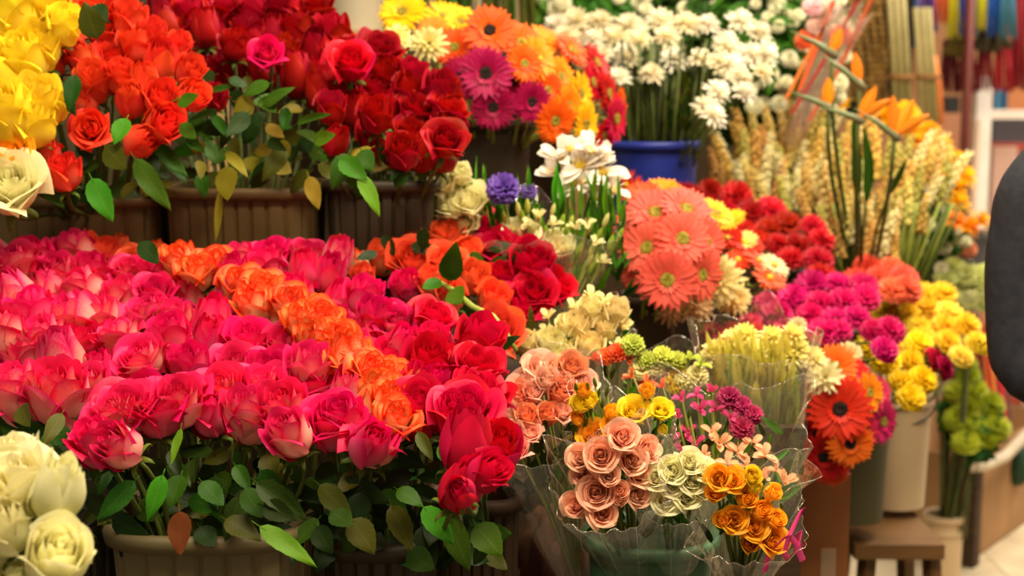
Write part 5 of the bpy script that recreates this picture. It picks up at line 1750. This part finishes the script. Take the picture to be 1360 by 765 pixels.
# strings of seed beads
M_BEAD = plain('seed_bead', '#8c6424', '#c89c48', .5, 60)
for k in range(9):
    x = 1128 + k * 8.2
    root = empty('bead_garland', Matrix.Translation(P(x, 0, 5.5)), 'x', 'garland', 'hanging seed garlands')
    b = MB()
    y = -14
    while y < 150 - abs(k - 5) * 3:
        c = P(x + 3 * math.sin(y * .05 + k) + rnd.uniform(-1, 1), y, 5.5 + rnd.uniform(-.02, .02))
        b.blob(tuple(c), .0135, .0135, .011, 7, 5)
        y += 8.5
    s = world_child('beads', b.mesh('beads', M_BEAD), root, Matrix())
    s['kind'] = 'stuff'
    root['label'] = f'hanging garland of tan seed beads, {nth_left(k, 9)} of the row beside pale tapers'
# a dark band behind the garlands
b = MB()
b.box(tuple(P(1118, 155, 5.7)), tuple(P(1212, -30, 5.75)))
thing(ob('dark_cloth_panel', b.mesh('panel', plain('dark_brown_cloth', '#160e06', '#22160a', .9, 30), False)), 'dark brown cloth panel behind the seed garlands', 'cloth')
b = MB()
b.tube([P(1240, 75, 5.5), P(1246, 110, 5.5), P(1250, 165, 5.5)], .012, 6)
thing(ob('orange_strip', b.mesh('strip', plain('orange_cloth', '#e07838', '#ec8c48', .7))), 'orange cloth strip hanging beside pale tapers', 'cloth')
# red post, pale pole, boxes, panels
b = MB()
b.tube([(P(1285, 100, 5.9).x, 5.9, 0), (P(1285, 100, 5.9).x, 5.9, 2.2)], .018, 10)
thing(ob('red_post', b.mesh('post', plain('dark_red_paint', '#5a1c14', '#6c2418', .5))), 'slim dark red post holding up fringed shawls', 'post')
b = MB()
x = P(1308, 150, 6.4).x
b.box((x - .035, 6.4, 0), (x + .03, 6.47, 1.5))
thing(ob('light_column', b.mesh('pole', plain('lit_white', '#f4e8dc', '#fcf4ec', .5), False)), 'square pole coloured white for a column of light behind the charcoal sleeve', 'post')  # column of light given as a pole; the brightness is in its white
for x0, x1, y0, y1, Y, c, nm_, lab, cat in [(1313, 1352, 195, 345, 6.6, '#c8a090', 'pink_cloth', 'pale pink cloth panel hanging behind the charcoal sleeve', 'cloth'), (1292, 1302, 160, 240, 6.3, '#e8c8b0', 'pale_strip', 'narrow pale strip beside the white pole', 'cloth'),
                                            (1262, 1284, 160, 235, 7.4, '#b46838', 'orange_board', 'orange-brown board behind the red post', 'board'), (1310, 1375, 146, 158, 6.5, '#f4e4d4', 'white_shelf_edge', 'bright white counter edge above stacked books', 'counter'),
                                            (1318, 1375, 158, 190, 6.7, '#4a4448', 'dark_book_stack', 'dark stack under the white counter edge', 'books'), (1316, 1375, 190, 200, 6.66, '#9c4030', 'red_book', 'red-brown bar beneath the dark stack', 'book'),
                                            (1322, 1330, 116, 150, 7.2, '#3c7ca0', 'blue_frame_strip', 'left blue strip of a far window frame', 'frame'), (1333, 1338, 116, 150, 7.22, '#2c6a90', 'blue_frame_strip', 'right blue strip of a far window frame', 'frame'), (1338, 1380, 118, 148, 7.5, '#c07848', 'orange_board', 'orange-brown board next to far blue strips', 'board'),
                                            (1255, 1275, 128, 150, 7.3, '#2a2420', 'dark_box', 'small dark box on far counter behind post', 'box'), (1244, 1320, 150, 162, 7.3, '#b87c58', 'far_counter', 'terracotta counter top behind red post', 'counter')]:
    b = MB()
    q0, q1 = P(x0, y1, Y), P(x1, y0, Y)
    b.box((q0.x, Y, 0 if nm_ in ('far_counter', 'orange_board', 'pale_strip', 'blue_frame_strip', 'red_book') else q0.z), (q1.x, Y + .05, q1.z))
    thing(ob(nm_, b.mesh(nm_, plain('far_' + c[1:], c, c, .7), False)), lab, cat)
# striped woven bag, dark hat
root = empty('woven_bag', Matrix.Translation(P(1322, 560, 4.3)), 'red woven bag with dark and orange stripes hanging behind the lime blooms', 'bag')
cols = ['#b01428', '#c41c30', '#3c2838', '#e0702c', '#b01428', '#e88c3c', '#8c1428', '#c42030', '#5a3030']
for k, c in enumerate(cols):
    b = MB()
    f0, f1 = k / len(cols), (k + 1) / len(cols)
    rows = []
    for j in range(9):
        v = j / 8
        y = 405 + 155 * v
        hw = 14 + 12 * v - 16 * max(0, v - .8)
        xc = 1305 + 16 * v
        row = []
        for f in (f0, (f0 + f1) / 2, f1):
            g = (f - .5) * 2
            row.append(tuple(P(xc + g * hw, y + 8 * v * (1 - g * g), 4.3 - .05 * math.sqrt(max(0, 1 - g * g)))))
        rows.append(row)
    back = [[(x, 4.30 + (4.30 - y_) * .6, z) for x, y_, z in r] for r in rows]
    b.grid(np.array(rows), flip=True)
    b.grid(np.array(back))
    world_child('woven_stripe', b.mesh('stripe', plain('woven_' + c[1:], c, c, .9, 60)), root, Matrix())
b = MB()
b.tube([P(1300, 405, 4.3), P(1306, 330, 4.35), P(1318, 300, 4.4), P(1330, 330, 4.35), P(1326, 405, 4.3)], .008, 6)
world_child('strap', b.mesh('strap', plain('woven_b01428', '#b01428', '#b01428', .9)), root, Matrix())
mb = MB()
c = P(1295, 348, 3.9)
mb.lathe([(.10, 0), (.10, .006), (.055, .015), (.05, .06), (.035, .085), (.002, .09)], 20, Matrix.Translation(c))
thing(ob('dark_hat', mb.mesh('hat', plain('charcoal_felt', '#2a2624', '#383430', .9, 40))), 'dark charcoal felt hat above the pale green hydrangea', 'hat')
# terracotta clay bits near the hat
for k in range(5):
    x, y = 1250 + k * 9, 330 - 12 * (k % 2)
    o = put_head(x, y, 3.75, 26, CARN, '#c87850', 0, .8, .8, 'dried rust blooms', 'dried_bloom', 'flower', stem=.3)
    o['label'] = f'dried rust bloom, {nth_left(k, 5)} of the row below far yellow daisies'

# ------------------------------------------------------------------ the person beside the stall
def person():
    cx, Y = P(1595, 180, 2.05).x, 2.05
    sh = P(1345, 205, 2.05).z
    root = empty('person', Matrix.Translation((cx, Y, 0)), 'person in charcoal long-sleeved sweater, arm bent, standing beside the flowers', 'person')
    J = {'pelvis': (0, 0, .92), 'waist': (0, .01, 1.06), 'chest': (0, .01, 1.28), 'neck': (0, .01, 1.46), 'head': (0, -.01, 1.56), 'crown': (0, 0, 1.68)}
    ex = P(1376, 505, 2.0).x - cx
    ez = P(1376, 505, 2.0).z
    sx = P(1394, 235, 2.03).x - cx
    J.update({'shl': (sx, 0, sh - .05), 'ell': (ex, -.01, ez), 'wrl': (ex + .16, -.18, ez + .02), 'hal': (ex + .21, -.22, ez + .03),
              'shr': (-sx, 0, sh - .05), 'elr': (-ex, .02, ez), 'wrr': (-ex - .0, -.15, ez - .16), 'har': (-ex + .0, -.19, ez - .22),
              'hipl': (-.09, 0, .88), 'knl': (-.10, -.02, .48), 'anl': (-.10, .02, .08), 'tol': (-.11, -.14, .03), 'hipr': (.09, 0, .88), 'knr': (.10, -.02, .48), 'anr': (.10, .02, .08), 'tor': (.11, -.14, .03)})
    mskin = plain('skin', '#a06c4c', '#b07c5a', .5, 8)
    mcloth = plain('charcoal_knit', '#292a33', '#35363f', .9, 60, None, .15)
    mtrs = plain('dark_trousers', '#24242c', '#2e2e36', .85, 20)

    def limb(mb, pts, rad):
        P_ = np.array(pts, float)
        t = np.linspace(0, len(P_) - 1, 8 * (len(P_) - 1) + 1)
        q = np.stack([np.interp(t, range(len(P_)), P_[:, k]) for k in range(3)], 1)
        r = np.interp(t, range(len(P_)), rad)
        for _ in range(3):
            q[1:-1] = (q[:-2] + 2 * q[1:-1] + q[2:]) / 4
            r[1:-1] = (r[:-2] + 2 * r[1:-1] + r[2:]) / 4
        mb.tube(q, r, 16)
        for e in (0, -1):
            mb.blob(tuple(q[e]), r[e], r[e], r[e], 12, 8)

    def torso(mb, rows):
        a = np.linspace(0, 2 * np.pi, 28, endpoint=False)
        X = np.array([[(w * math.copysign(abs(math.cos(t)) ** .8, math.cos(t)), y + d * math.sin(t), z) for t in a] for z, w, d, y in rows])
        n0 = mb.n
        mb.grid(X, wrap=True)
        mb.f.append(tuple(n0 + i for i in range(28))[::-1])
        mb.f.append(tuple(n0 + (len(rows) - 1) * 28 + i for i in range(28)))

    def fused(name, mb, mat, voxel):
        o = ob(name, mb.mesh(name, mat), root)
        m = o.modifiers.new('fuse', 'REMESH')
        m.mode = 'VOXEL'
        m.voxel_size = voxel
        m.use_smooth_shade = True
        m = o.modifiers.new('soften', 'SMOOTH')
        m.iterations = 8
        m.factor = .6
        return o
    arm_l = [(sx + .03, 0, sh + .005), (sx, 0, sh - .06), ((sx + ex) / 2 - .008, 0, (sh + ez) / 2), (ex, -.01, ez), J['wrl']]
    arm_r = [(-sx - .03, 0, sh + .005), (-sx, 0, sh - .06), (-(sx + ex) / 2, 0, (sh + ez) / 2), (-ex, .02, ez), J['wrr']]
    b = MB()
    torso(b, [(.86, .165, .115, 0), (.98, .165, .11, 0), (1.10, .155, .105, .005), (1.26, .19, .12, .01), (1.36, .21, .115, .01), (1.42, .19, .09, .015), (1.455, .12, .07, .015), (1.475, .065, .06, .01)])
    limb(b, arm_l, [.05, .068, .062, .055, .042])
    limb(b, arm_r, [.05, .068, .062, .055, .042])
    fused('sweater', b, mcloth, .011)
    b = MB()
    torso(b, [(.74, .12, .09, 0), (.84, .155, .105, 0), (.93, .158, .105, 0), (1.0, .15, .1, 0)])
    for s_ in 'lr':
        limb(b, [J['hip' + s_], J['kn' + s_], J['an' + s_]], [.092, .068, .055])
    fused('trousers', b, mtrs, .012)
    b = MB()
    limb(b, [(0, .012, 1.40), (0, .008, 1.50), (0, .0, 1.54)], [.06, .055, .05])
    b.blob((0, .0, 1.615), .078, .098, .115, 20, 14)
    b.blob((0, -.035, 1.55), .052, .055, .05, 16, 10)
    b.blob((0, -.10, 1.585), .013, .02, .026, 10, 8)
    for s_ in (-1, 1):
        b.blob((s_ * .079, .01, 1.60), .012, .022, .034, 10, 8)
    for w_, h_ in (('wrl', 'hal'), ('wrr', 'har')):
        limb(b, [J[w_], tuple(Vector(J[w_]).lerp(Vector(J[h_]), .6)), J[h_]], [.030, .034, .030])
        d = (Vector(J[h_]) - Vector(J[w_])).normalized()
        side = d.cross(Vector((0, .3, 1))).normalized()
        for k in range(5):
            o0 = Vector(J[h_]) + side * ((k - 2.5) * .017 if k else -.034) + d * (.015 if k else -.025)
            L = [.05, .07, .08, .075, .058][k]
            limb(b, [o0, o0 + d * L * .5 + side * (-.014 if k == 0 else 0), o0 + d * L * .9 + Vector((0, .012, -.018))], [.0105, .0095, .0085])
    fused('body', b, mskin, .006)
    for s_ in 'lr':
        b = MB()
        a_, t_ = J['an' + s_], J['to' + s_]
        limb(b, [(a_[0], .05, .04), (a_[0], -.02, .05), (t_[0], -.13, .032), (t_[0], -.17, .03)], [.04, .045, .04, .03])
        fused('shoe', b, plain('dark_shoe', '#1c1a1a', '#282424', .6), .01)
    b = MB()
    b.blob((0, .02, 1.655), .086, .10, .092, 20, 12)
    b.blob((0, .045, 1.60), .082, .075, .09, 20, 12)
    fused('hair', b, plain('dark_hair', '#1c1410', '#2a2018', .6, 60), .008)
    for s_ in (-1, 1):
        b = MB()
        b.blob((s_ * .033, -.084, 1.615), .012, .01, .009, 10, 8)
        ob('eye', b.mesh('eye', plain('eye_white', '#e8e0d8', '#f0e8e0', .3)), root)
    b = MB()
    b.blob((0, -.087, 1.545), .024, .008, .008, 10, 6)
    ob('mouth', b.mesh('mouth', plain('lips', '#8a4438', '#964c40', .5)), root)


person()
